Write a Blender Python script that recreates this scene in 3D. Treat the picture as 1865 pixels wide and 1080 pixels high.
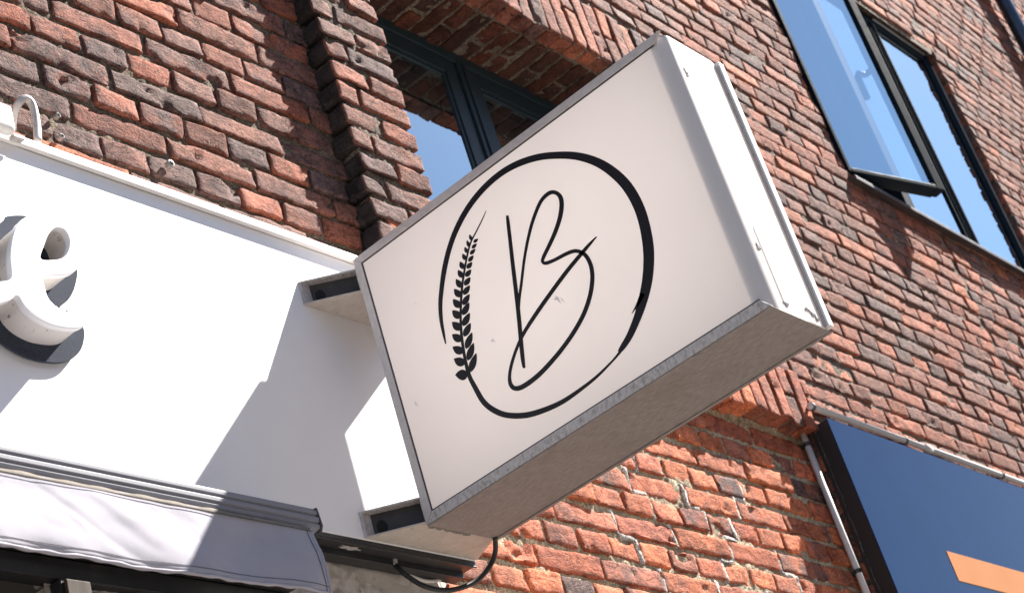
import bpy, bmesh, math, random
import numpy as np
from mathutils import Vector, Matrix

# ---------------------------------------------------------------- scene, camera, light
# All coordinates below are in "sign heights" (the projecting sign is 0.6 m tall);
# x runs along the street front, y into the wall, z up, z = 0 at the sign's bottom edge.
S = 0.6
scene = bpy.context.scene
for o in list(bpy.data.objects):
    bpy.data.objects.remove(o)
COL = scene.collection

cam_d = bpy.data.cameras.new('camera')
cam = bpy.data.objects.new('camera', cam_d)
COL.objects.link(cam)
Rw = [(0.628797, -0.728422, -0.272058), (0.229101, 0.507908, -0.830387), (0.743053, 0.459816, 0.486253)]
Cw = (-4.327718, -3.231776, -2.318458)
M = Matrix.Identity(4)
for i in range(3):
    M[i][0] = Rw[0][i]
    M[i][1] = -Rw[1][i]
    M[i][2] = -Rw[2][i]
    M[i][3] = Cw[i] * S
cam.matrix_world = M
cam_d.sensor_width = 36.0
cam_d.sensor_fit = 'HORIZONTAL'
cam_d.lens = 36.0 * 3423.4 / 1865.0
cam_d.clip_start = 0.05
cam_d.clip_end = 2000.0
cam_d.dof.use_dof = True
cam_d.dof.focus_distance = 3.5
cam_d.dof.aperture_fstop = 10.0
scene.camera = cam

SUN = Vector((2.85, -1.0, 3.24)).normalized()          # towards the sun
sun_el = math.asin(SUN.z)
sun_az = math.atan2(SUN.x, SUN.y)
world = bpy.data.worlds.new('World')
scene.world = world
world.use_nodes = True
wn = world.node_tree
sky = wn.nodes.new('ShaderNodeTexSky')
sky.sky_type = 'NISHITA'
sky.sun_disc = False
sky.sun_elevation = sun_el
sky.sun_rotation = sun_az
sky.air_density = 1.0
sky.dust_density = 0.3
sky.ozone_density = 1.0
bg = wn.nodes['Background']
bg.inputs['Strength'].default_value = 0.05
wn.links.new(sky.outputs['Color'], bg.inputs['Color'])

sun_d = bpy.data.lights.new('sun', 'SUN')
sun_d.energy = 5.0
sun_d.angle = math.radians(0.53)
sun_d.color = (1.0, 0.95, 0.88)
sun = bpy.data.objects.new('sun', sun_d)
COL.objects.link(sun)
sun.rotation_euler = SUN.to_track_quat('Z', 'Y').to_euler()
sun.location = (6, -6, 12)

scene.view_settings.view_transform = 'Standard'
scene.view_settings.look = 'None'
scene.view_settings.gamma = 1.0
scene.view_settings.use_curve_mapping = False
scene.view_settings.exposure = 1.97
scene.render.engine = 'CYCLES'
scene.cycles.use_denoising = True
scene.cycles.max_bounces = 8
scene.cycles.transparent_max_bounces = 12
rng = random.Random(7)

# ---------------------------------------------------------------- noise in numpy
def _hash(ix, iy, iz):
    h = (ix.astype(np.int64) * 374761393 + iy.astype(np.int64) * 668265263 + iz.astype(np.int64) * 2147483647 // 7) & 0xffffffff
    h = ((h ^ (h >> 13)) * 1274126177) & 0xffffffff
    h = (h ^ (h >> 16)) & 0xffffffff
    h = ((h ^ (h >> 11)) * 2246822519) & 0xffffffff
    return ((h ^ (h >> 15)) & 0xffff) / 65535.0

def vnoise(p):
    i = np.floor(p)
    f = p - i
    f = f * f * (3 - 2 * f)
    i = i.astype(np.int64)
    r = 0.0
    for dx in (0, 1):
        wx = f[:, 0] if dx else 1 - f[:, 0]
        for dy in (0, 1):
            wy = f[:, 1] if dy else 1 - f[:, 1]
            for dz in (0, 1):
                wz = f[:, 2] if dz else 1 - f[:, 2]
                r = r + wx * wy * wz * _hash(i[:, 0] + dx, i[:, 1] + dy, i[:, 2] + dz)
    return r * 2 - 1

def fbm(p, oct=3):
    a, r, t = 1.0, 0.0, 0.0
    for k in range(oct):
        r = r + a * vnoise(p * (2.03 ** k) + 17.3 * k)
        t += a
        a *= 0.5
    return r / t

# ---------------------------------------------------------------- mesh helpers
class MB:
    """collects geometry for ONE mesh object"""
    def __init__(self):
        self.v, self.f, self.m = [], [], []
    def add(self, verts, faces, mi=0):
        n = len(self.v)
        self.v += [tuple(p) for p in verts]
        self.f += [tuple(i + n for i in f) for f in faces]
        self.m += [mi] * len(faces)
        return self
    def box(self, x0, x1, y0, y1, z0, z1, mi=0):
        v = [(x0, y0, z0), (x1, y0, z0), (x1, y1, z0), (x0, y1, z0), (x0, y0, z1), (x1, y0, z1), (x1, y1, z1), (x0, y1, z1)]
        return self.add(v, [(0, 3, 2, 1), (4, 5, 6, 7), (0, 1, 5, 4), (1, 2, 6, 5), (2, 3, 7, 6), (3, 0, 4, 7)], mi)
    def prism(self, poly, fn, d0, d1, mi=0):
        """poly of 2-D points, fn(a, b, d) -> xyz, between depths d0 and d1"""
        n = len(poly)
        v = [fn(a, b, d0) for a, b in poly] + [fn(a, b, d1) for a, b in poly]
        f = [tuple(range(n)), tuple(range(2 * n - 1, n - 1, -1))]
        f += [(i, i + n, (i + 1) % n + n, (i + 1) % n) for i in range(n)]
        return self.add(v, f, mi)
    def tube(self, pts, r, n=10, mi=0, cap=True):
        pts = [Vector(p) for p in pts]
        rs = r if isinstance(r, (list, tuple)) else [r] * len(pts)
        up = Vector((0.13, 0.31, 0.94))
        v, f = [], []
        for i, p in enumerate(pts):
            d = (pts[min(i + 1, len(pts) - 1)] - pts[max(i - 1, 0)]).normalized()
            a = d.cross(up)
            if a.length < 1e-3:
                a = d.cross(Vector((1, 0, 0)))
            a.normalize()
            b = d.cross(a)
            for k in range(n):
                t = 2 * math.pi * k / n
                v.append(p + (a * math.cos(t) + b * math.sin(t)) * rs[i])
        for i in range(len(pts) - 1):
            for k in range(n):
                f.append((i * n + k, i * n + (k + 1) % n, (i + 1) * n + (k + 1) % n, (i + 1) * n + k))
        if cap:
            f.append(tuple(range(n - 1, -1, -1)))
            f.append(tuple(range((len(pts) - 1) * n, len(pts) * n)))
        return self.add(v, f, mi)
    def build(self, name, mats, parent=None, bevel=0.0, seg=2, smooth=False, fix=True):
        me = bpy.data.meshes.new(name)
        me.from_pydata([(a * S, b * S, c * S) for a, b, c in self.v], [], self.f)
        for mt in (mats if isinstance(mats, (list, tuple)) else [mats]):
            me.materials.append(mt)
        me.polygons.foreach_set('material_index', self.m)
        if fix or bevel:
            bm = bmesh.new()
            bm.from_mesh(me)
            if fix:
                bmesh.ops.recalc_face_normals(bm, faces=bm.faces)
            if bevel:
                es = [e for e in bm.edges if len(e.link_faces) == 2 and e.calc_face_angle(0) > 0.5]
                bmesh.ops.bevel(bm, geom=es, offset=bevel * S, segments=seg, affect='EDGES', profile=0.5, clamp_overlap=True)
            bm.to_mesh(me)
            bm.free()
        if smooth:
            me.polygons.foreach_set('use_smooth', [True] * len(me.polygons))
        me.update()
        o = bpy.data.objects.new(name, me)
        COL.objects.link(o)
        if parent is not None:
            attach(o, parent)
        return o

def attach(o, parent):
    o.parent = parent
    o.matrix_parent_inverse = Matrix.Translation(-parent_world(parent))

def parent_world(p):
    v = Vector((0, 0, 0))
    while p is not None:
        v += Vector(p.location)
        if p.parent is not None:
            v += p.matrix_parent_inverse.to_translation()
        p = p.parent
    return v

def tag(o, label=None, cat=None, group=None, kind=None):
    if label: o['label'] = label
    if cat: o['category'] = cat
    if group: o['group'] = group
    if kind: o['kind'] = kind
    return o

def thing(name, loc, label, cat, group=None):
    o = bpy.data.objects.new(name, None)
    o.empty_display_size = 0.05
    o.location = [c * S for c in loc]
    COL.objects.link(o)
    return tag(o, label, cat, group)

def catmull(P, n=6, closed=False):
    P = [Vector(p) for p in P]
    out = []
    m = len(P)
    rngi = range(m) if closed else range(m - 1)
    for i in rngi:
        if closed:
            a, b, c, d = P[(i - 1) % m], P[i], P[(i + 1) % m], P[(i + 2) % m]
        else:
            a, b, c, d = P[max(i - 1, 0)], P[i], P[i + 1], P[min(i + 2, m - 1)]
        for k in range(n):
            t = k / n
            out.append(0.5 * ((2 * b) + (c - a) * t + (2 * a - 5 * b + 4 * c - d) * t * t + (3 * b - a - 3 * c + d) * t ** 3))
    if not closed:
        out.append(P[-1])
    return out

# ---------------------------------------------------------------- materials
def new_mat(name):
    m = bpy.data.materials.new(name)
    m.use_nodes = True
    nt = m.node_tree
    b = nt.nodes['Principled BSDF']
    return m, nt, b

def N(nt, t, **kw):
    n = nt.nodes.new(t)
    for k, v in kw.items():
        setattr(n, k, v)
    return n

def noise(nt, scale, detail=4, rough=0.55, vec=None):
    n = N(nt, 'ShaderNodeTexNoise')
    n.inputs['Scale'].default_value = scale
    n.inputs['Detail'].default_value = detail
    n.inputs['Roughness'].default_value = rough
    if vec is not None:
        nt.links.new(vec, n.inputs['Vector'])
    return n

def ramp(nt, src, stops):
    r = N(nt, 'ShaderNodeValToRGB')
    nt.links.new(src, r.inputs['Fac'])
    el = r.color_ramp.elements
    while len(el) < len(stops):
        el.new(0.5)
    for e, (p, c) in zip(el, stops):
        e.position = p
        e.color = c if len(c) == 4 else (*c, 1)
    return r

def mixc(nt, fac, a, b, mode='MIX'):
    m = N(nt, 'ShaderNodeMix', data_type='RGBA', blend_type=mode)
    if isinstance(fac, (int, float)):
        m.inputs['Factor'].default_value = fac
    else:
        nt.links.new(fac, m.inputs['Factor'])
    for key, s in (('A', a), ('B', b)):
        sock = [i for i in m.inputs if i.name == key and i.type == 'RGBA'][0]
        if isinstance(s, tuple):
            sock.default_value = (*s, 1) if len(s) == 3 else s
        else:
            nt.links.new(s, sock)
    return [o for o in m.outputs if o.type == 'RGBA'][0]

def bump(nt, b, h, strength, dist, prev=None):
    n = N(nt, 'ShaderNodeBump')
    n.inputs['Strength'].default_value = strength
    n.inputs['Distance'].default_value = dist
    nt.links.new(h, n.inputs['Height'])
    if prev is not None:
        nt.links.new(prev.outputs['Normal'], n.inputs['Normal'])
    nt.links.new(n.outputs['Normal'], b.inputs['Normal'])
    return n

def objvec(nt):
    return N(nt, 'ShaderNodeTexCoord').outputs['Object']

def mapped(nt, scale):
    mp = N(nt, 'ShaderNodeMapping')
    mp.inputs['Scale'].default_value = scale
    nt.links.new(objvec(nt), mp.inputs['Vector'])
    return mp.outputs['Vector']

def plain(name, col, rough=0.5, metal=0.0, var=0.15, nscale=40.0, bumpd=0.0, bscale=300.0, dirt=None, dscale=6.0, dlo=0.5, dhi=0.7, spec=0.5, stretch=None, stain=None):
    """a painted / metal / plastic surface with uneven tone, optional dirt patches and fine bump"""
    m, nt, b = new_mat(name)
    v = mapped(nt, stretch) if stretch else objvec(nt)
    n1 = noise(nt, nscale, 5, 0.6, v)
    c = ramp(nt, n1.outputs['Fac'], [(0.3, tuple(x * (1 - var) for x in col)), (0.7, tuple(min(1, x * (1 + var * 0.6)) for x in col))]).outputs['Color']
    if dirt:
        n2 = noise(nt, dscale, 6, 0.65, v)
        f = ramp(nt, n2.outputs['Fac'], [(dlo, (0, 0, 0)), (dhi, (1, 1, 1))])
        c = mixc(nt, f.outputs['Color'], c, dirt)
    if stain:
        n4 = noise(nt, stain[1], 7, 0.7, objvec(nt))
        f4 = ramp(nt, n4.outputs['Fac'], [(stain[2], (0, 0, 0)), (stain[3], (0.75, 0.75, 0.75))])
        c = mixc(nt, f4.outputs['Color'], c, stain[0])
    nt.links.new(c, b.inputs['Base Color'])
    rr = ramp(nt, n1.outputs['Fac'], [(0.3, (rough * 0.85,) * 3), (0.7, (min(1, rough * 1.15),) * 3)])
    nt.links.new(rr.outputs['Color'], b.inputs['Roughness'])
    b.inputs['Metallic'].default_value = metal
    b.inputs['Specular IOR Level'].default_value = spec
    if bumpd:
        n3 = noise(nt, bscale, 4, 0.6, v)
        bump(nt, b, n3.outputs['Fac'], 0.6, bumpd)
    return m

def brick_material():
    m, nt, b = new_mat('fired_brick')
    v = objvec(nt)
    at = N(nt, 'ShaderNodeAttribute', attribute_name='tint')
    col = at.outputs['Color']
    burn = at.outputs['Alpha']
    # broad cloudy change of tone over each brick
    n1 = noise(nt, 12.0, 6, 0.66, v)
    f1 = ramp(nt, n1.outputs['Fac'], [(0.32, (0.50, 0.42, 0.42)), (0.50, (1, 1, 1)), (0.68, (1.40, 1.30, 1.20))])
    c = mixc(nt, 1.0, col, f1.outputs['Color'], 'MULTIPLY')
    # kiln-burnt purple grey patches, more of them on bricks with a high burn value
    n2 = noise(nt, 13.0, 7, 0.68, v)
    add = N(nt, 'ShaderNodeMath', operation='ADD')
    nt.links.new(n2.outputs['Fac'], add.inputs[0])
    nt.links.new(burn, add.inputs[1])
    f2 = ramp(nt, add.outputs[0], [(0.76, (0, 0, 0)), (1.06, (1, 1, 1))])
    n2b = noise(nt, 60.0, 4, 0.6, v)
    bc = ramp(nt, n2b.outputs['Fac'], [(0.3, (0.060, 0.036, 0.034)), (0.7, (0.185, 0.108, 0.096))])
    c = mixc(nt, f2.outputs['Color'], c, bc.outputs['Color'])
    # fine mottling, pits and pale grains
    n3 = noise(nt, 170.0, 4, 0.65, v)
    f3 = ramp(nt, n3.outputs['Fac'], [(0.33, (0.42, 0.37, 0.36)), (0.50, (1, 1, 1)), (0.70, (1.32, 1.28, 1.22))])
    c = mixc(nt, 0.9, c, f3.outputs['Color'], 'MULTIPLY')
    n4 = noise(nt, 420.0, 2, 0.5, v)
    f4 = ramp(nt, n4.outputs['Fac'], [(0.70, (0, 0, 0)), (0.78, (1, 1, 1))])
    c = mixc(nt, f4.outputs['Color'], c, (0.42, 0.33, 0.27))
    f5 = ramp(nt, n4.outputs['Fac'], [(0.22, (1, 1, 1)), (0.30, (0, 0, 0))])
    c = mixc(nt, f5.outputs['Color'], c, (0.05, 0.035, 0.03))
    nt.links.new(c, b.inputs['Base Color'])
    b.inputs['Roughness'].default_value = 0.9
    b.inputs['Specular IOR Level'].default_value = 0.25
    # relief: drag marks and folds, then sandy grain
    mp = N(nt, 'ShaderNodeMapping')
    mp.inputs['Scale'].default_value = (0.75, 1.0, 1.6)
    mp.inputs['Rotation'].default_value = (0.0, 0.5, 0.0)
    nt.links.new(v, mp.inputs['Vector'])
    b1 = noise(nt, 42.0, 6, 0.62, mp.outputs['Vector'])
    k = bump(nt, b, b1.outputs['Fac'], 0.8, 0.007)
    cr = noise(nt, 17.0, 5, 0.62, mp.outputs['Vector'])
    cr.inputs['Distortion'].default_value = 0.6
    cv = ramp(nt, cr.outputs['Fac'], [(0.468, (1, 1, 1)), (0.490, (0, 0, 0)), (0.515, (1, 1, 1))])
    dk = ramp(nt, cr.outputs['Fac'], [(0.478, (1, 1, 1)), (0.490, (0.35, 0.32, 0.32)), (0.502, (1, 1, 1))])
    c2 = mixc(nt, 0.7, c, dk.outputs['Color'], 'MULTIPLY')
    nt.links.new(c2, b.inputs['Base Color'])
    k = bump(nt, b, cv.outputs['Color'], 0.7, 0.005, k)
    vo = N(nt, 'ShaderNodeTexVoronoi')
    vo.inputs['Scale'].default_value = 120.0
    nt.links.new(v, vo.inputs['Vector'])
    pr = ramp(nt, vo.outputs['Distance'], [(0.05, (0, 0, 0)), (0.32, (1, 1, 1))])
    k = bump(nt, b, pr.outputs['Color'], 0.25, 0.0016, k)
    b2 = noise(nt, 260.0, 4, 0.6, v)
    bump(nt, b, b2.outputs['Fac'], 0.8, 0.003, k)
    return m

def mortar_material():
    m, nt, b = new_mat('lime_mortar')
    v = objvec(nt)
    at = N(nt, 'ShaderNodeAttribute', attribute_name='tint')
    n1 = noise(nt, 14.0, 5, 0.65, v)
    f1 = ramp(nt, n1.outputs['Fac'], [(0.30, (0.45, 0.42, 0.40)), (0.55, (1, 1, 1)), (0.75, (1.25, 1.22, 1.15))])
    c = mixc(nt, 1.0, at.outputs['Color'], f1.outputs['Color'], 'MULTIPLY')
    n2 = noise(nt, 230.0, 4, 0.7, v)
    f2 = ramp(nt, n2.outputs['Fac'], [(0.34, (0.22, 0.19, 0.17)), (0.52, (1, 1, 1)), (0.68, (2.0, 1.95, 1.8))])
    c = mixc(nt, 1.0, c, f2.outputs['Color'], 'MULTIPLY')
    nt.links.new(c, b.inputs['Base Color'])
    b.inputs['Roughness'].default_value = 0.95
    b.inputs['Specular IOR Level'].default_value = 0.15
    b1 = noise(nt, 110.0, 6, 0.68, v)
    k = bump(nt, b, b1.outputs['Fac'], 1.0, 0.008)
    b2 = noise(nt, 420.0, 3, 0.6, v)
    bump(nt, b, b2.outputs['Fac'], 0.8, 0.002, k)
    return m

def acrylic_material():
    """translucent white sheet: glows with the sun that enters through the far side"""
    m, nt, b = new_mat('white_acrylic')
    out = nt.nodes['Material Output']
    v = objvec(nt)
    n1 = noise(nt, 3.0, 4, 0.5, v)
    c = ramp(nt, n1.outputs['Fac'], [(0.3, (0.82, 0.775, 0.755)), (0.7, (0.87, 0.83, 0.81))]).outputs['Color']
    n2 = noise(nt, 26.0, 6, 0.7, v)
    f2 = ramp(nt, n2.outputs['Fac'], [(0.66, (0, 0, 0)), (0.80, (1, 1, 1))])
    mul = N(nt, 'ShaderNodeMath', operation='MULTIPLY')
    nt.links.new(f2.outputs['Color'], mul.inputs[0])
    mul.inputs[1].default_value = 0.25
    c = mixc(nt, mul.outputs[0], c, (0.55, 0.48, 0.42))
    b.inputs['Roughness'].default_value = 0.5
    b.inputs['Specular IOR Level'].default_value = 0.2
    nt.links.new(c, b.inputs['Base Color'])
    tr = N(nt, 'ShaderNodeBsdfTranslucent')
    nt.links.new(c, tr.inputs['Color'])
    mx = N(nt, 'ShaderNodeMixShader')
    mx.inputs[0].default_value = 0.40
    nt.links.new(b.outputs[0], mx.inputs[1])
    nt.links.new(tr.outputs[0], mx.inputs[2])
    nt.links.new(mx.outputs[0], out.inputs['Surface'])
    return m

def glass_material(name, refl, tint=(0.8, 0.86, 0.88)):
    m, nt, b = new_mat(name)
    out = nt.nodes['Material Output']
    g = N(nt, 'ShaderNodeBsdfGlossy')
    g.inputs['Roughness'].default_value = 0.0
    g.inputs['Color'].default_value = (0.68, 0.87, 1.0, 1)
    t = N(nt, 'ShaderNodeBsdfTransparent')
    t.inputs['Color'].default_value = (*tint, 1)
    lw = N(nt, 'ShaderNodeLayerWeight')
    lw.inputs['Blend'].default_value = 0.5
    pw = N(nt, 'ShaderNodeMath', operation='POWER')
    nt.links.new(lw.outputs['Facing'], pw.inputs[0])
    pw.inputs[1].default_value = 1.05
    mm = N(nt, 'ShaderNodeMapRange')
    nt.links.new(pw.outputs[0], mm.inputs['Value'])
    mm.inputs['To Min'].default_value = refl
    mm.inputs['To Max'].default_value = 1.0
    n1 = noise(nt, 1.6, 2, 0.5, objvec(nt))
    bp = N(nt, 'ShaderNodeBump')
    bp.inputs['Strength'].default_value = 0.25
    bp.inputs['Distance'].default_value = 0.004
    nt.links.new(n1.outputs['Fac'], bp.inputs['Height'])
    nt.links.new(bp.outputs['Normal'], g.inputs['Normal'])
    mx = N(nt, 'ShaderNodeMixShader')
    nt.links.new(mm.outputs[0], mx.inputs[0])
    nt.links.new(t.outputs[0], mx.inputs[1])
    nt.links.new(g.outputs[0], mx.inputs[2])
    nt.links.new(mx.outputs[0], out.inputs['Surface'])
    return m

MAT = {}
MAT['brick'] = brick_material()
MAT['mortar'] = mortar_material()
MAT['acrylic'] = acrylic_material()
MAT['glass'] = glass_material('window_glass', 0.07)
MAT['white_panel'] = plain('white_painted_panel', (0.78, 0.77, 0.775), 0.38, var=0.03, nscale=5, dirt=(0.66, 0.63, 0.60), dscale=14, dlo=0.66, dhi=0.85)
MAT['white_metal'] = plain('white_coated_metal', (0.78, 0.76, 0.74), 0.4, var=0.05, nscale=20, dirt=(0.42, 0.36, 0.30), dscale=30, dlo=0.66, dhi=0.8)
MAT['letter_white'] = plain('white_letter_acrylic', (0.86, 0.86, 0.87), 0.3, var=0.02, nscale=12)
MAT['letter_return'] = plain('letter_return_metal', (0.70, 0.66, 0.63), 0.42, var=0.06, nscale=10, dirt=(0.12, 0.10, 0.10), dscale=85, dlo=0.64, dhi=0.67)
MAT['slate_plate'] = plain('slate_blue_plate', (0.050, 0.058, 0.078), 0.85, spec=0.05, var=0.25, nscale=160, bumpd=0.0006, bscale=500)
MAT['frame_alu'] = plain('weathered_aluminium', (0.52, 0.48, 0.47), 0.45, metal=0.25, var=0.14, nscale=60, dirt=(0.20, 0.17, 0.16), dscale=30, dlo=0.60, dhi=0.78, bumpd=0.0004)
MAT['frame_dirty'] = plain('soiled_aluminium_rail', (0.50, 0.47, 0.46), 0.6, metal=0.1, var=0.22, nscale=220, dirt=(0.24, 0.21, 0.20), dscale=130, dlo=0.48, dhi=0.70, bumpd=0.0006, stretch=(1, 1, 0.45))
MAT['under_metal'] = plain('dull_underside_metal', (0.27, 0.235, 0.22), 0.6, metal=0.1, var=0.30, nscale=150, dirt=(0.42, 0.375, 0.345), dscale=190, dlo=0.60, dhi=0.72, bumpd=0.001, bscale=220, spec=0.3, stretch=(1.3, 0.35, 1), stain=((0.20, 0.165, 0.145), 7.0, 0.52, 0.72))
MAT['bracket_metal'] = plain('speckled_bracket_metal', (0.50, 0.45, 0.40), 0.55, metal=0.1, var=0.14, nscale=60, dirt=(0.16, 0.13, 0.10), dscale=95, dlo=0.62, dhi=0.72, bumpd=0.0006, stain=((0.26, 0.19, 0.13), 8.0, 0.54, 0.74))
MAT['dark_inside'] = plain('dark_bracket_inside', (0.045, 0.042, 0.043), 0.7, var=0.4, nscale=30)  # near-black tone for the filling inside the brackets
MAT['vinyl'] = plain('black_vinyl', (0.008, 0.009, 0.014), 0.5, var=0.2, nscale=30, spec=0.2)
MAT['black_metal'] = plain('black_coated_metal', (0.020, 0.020, 0.022), 0.45, var=0.3, nscale=40, dirt=(0.06, 0.05, 0.045), dscale=25, dlo=0.6, dhi=0.8)
MAT['rubber'] = plain('black_rubber', (0.014, 0.014, 0.015), 0.5, var=0.2)
MAT['pvc_grey'] = plain('grey_pvc', (0.42, 0.39, 0.38), 0.4, var=0.08, dirt=(0.25, 0.21, 0.18), dscale=60, dlo=0.58, dhi=0.75)
MAT['pvc_white'] = plain('white_pvc', (0.55, 0.52, 0.50), 0.6, spec=0.2, var=0.06, dirt=(0.36, 0.30, 0.25), dscale=50, dlo=0.56, dhi=0.75)
MAT['alu_bar'] = plain('anodised_grey_aluminium', (0.22, 0.225, 0.26), 0.55, spec=0.25, metal=0.0, var=0.08, nscale=50, stretch=(0.05, 1, 1))
MAT['cloth'] = plain('grey_awning_cloth', (0.40, 0.385, 0.43), 0.9, var=0.06, nscale=9, bumpd=0.0006, bscale=900, dirt=(0.35, 0.33, 0.365), dscale=7, dlo=0.52, dhi=0.8, spec=0.1)
MAT['hem'] = plain('cream_hem_cloth', (0.24, 0.215, 0.19), 0.9, spec=0.05, var=0.15, nscale=30, bumpd=0.001, bscale=90)
MAT['thread'] = plain('dark_stitching_thread', (0.05, 0.045, 0.05), 0.9)
MAT['teal_frame'] = plain('dark_teal_window_paint', (0.020, 0.036, 0.044), 0.45, spec=0.3, var=0.15, nscale=30)
MAT['frame_black'] = plain('black_window_paint', (0.007, 0.013, 0.020), 0.6, spec=0.05, var=0.2, nscale=30)
MAT['sill_brown'] = plain('dark_brown_sill_metal', (0.050, 0.038, 0.036), 0.5, var=0.25, nscale=25)
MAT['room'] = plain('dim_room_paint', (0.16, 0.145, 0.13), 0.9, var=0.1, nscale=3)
MAT['curtain'] = plain('pale_curtain', (0.62, 0.62, 0.60), 0.9, var=0.08, nscale=8)
MAT['navy_gloss'] = plain('navy_sign_enamel', (0.004, 0.024, 0.085), 0.09, var=0.08, nscale=9, spec=0.13, dirt=(0.014, 0.036, 0.09), dscale=60, dlo=0.68, dhi=0.8)
MAT['navy_black'] = plain('black_sign_edge', (0.006, 0.006, 0.008), 0.5, var=0.2)
MAT['orange'] = plain('orange_vinyl', (0.50, 0.205, 0.075), 0.6, spec=0.1, var=0.03, nscale=6)
MAT['timber'] = plain('dark_timber_batten', (0.055, 0.038, 0.028), 0.8, var=0.3, nscale=14, stretch=(4, 4, 0.4))
MAT['steel'] = plain('galvanised_steel', (0.40, 0.38, 0.36), 0.4, metal=0.6, var=0.2, nscale=200)
MAT['zinc_dark'] = plain('dark_zinc_pipe', (0.045, 0.060, 0.085), 0.28, metal=0.5, var=0.15, nscale=20)
MAT['asphalt'] = plain('street_asphalt', (0.09, 0.087, 0.086), 0.9, var=0.25, nscale=30, bumpd=0.003, bscale=120)
MAT['flagstone'] = plain('pavement_flagstones', (0.20, 0.18, 0.165), 0.85, var=0.15, nscale=4, bumpd=0.002, bscale=90)
MAT['row_wall'] = plain('far_brick_wall', (0.22, 0.12, 0.085), 0.9, var=0.2, nscale=2)
MAT['row_roof'] = plain('far_roof_tiles', (0.10, 0.07, 0.06), 0.9, var=0.2, nscale=2)
MAT['gasket'] = plain('dark_sealing_line', (0.03, 0.028, 0.03), 0.7, var=0.2)
MAT['cap_grey'] = plain('grey_end_cap_plastic', (0.07, 0.072, 0.082), 0.55, var=0.15, spec=0.2)
MAT['hole_black'] = plain('black_cable_hole', (0.006, 0.006, 0.006), 0.9)
MAT['smudge'] = plain('grey_smudge', (0.78, 0.735, 0.715), 0.6, var=0.1)

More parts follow.
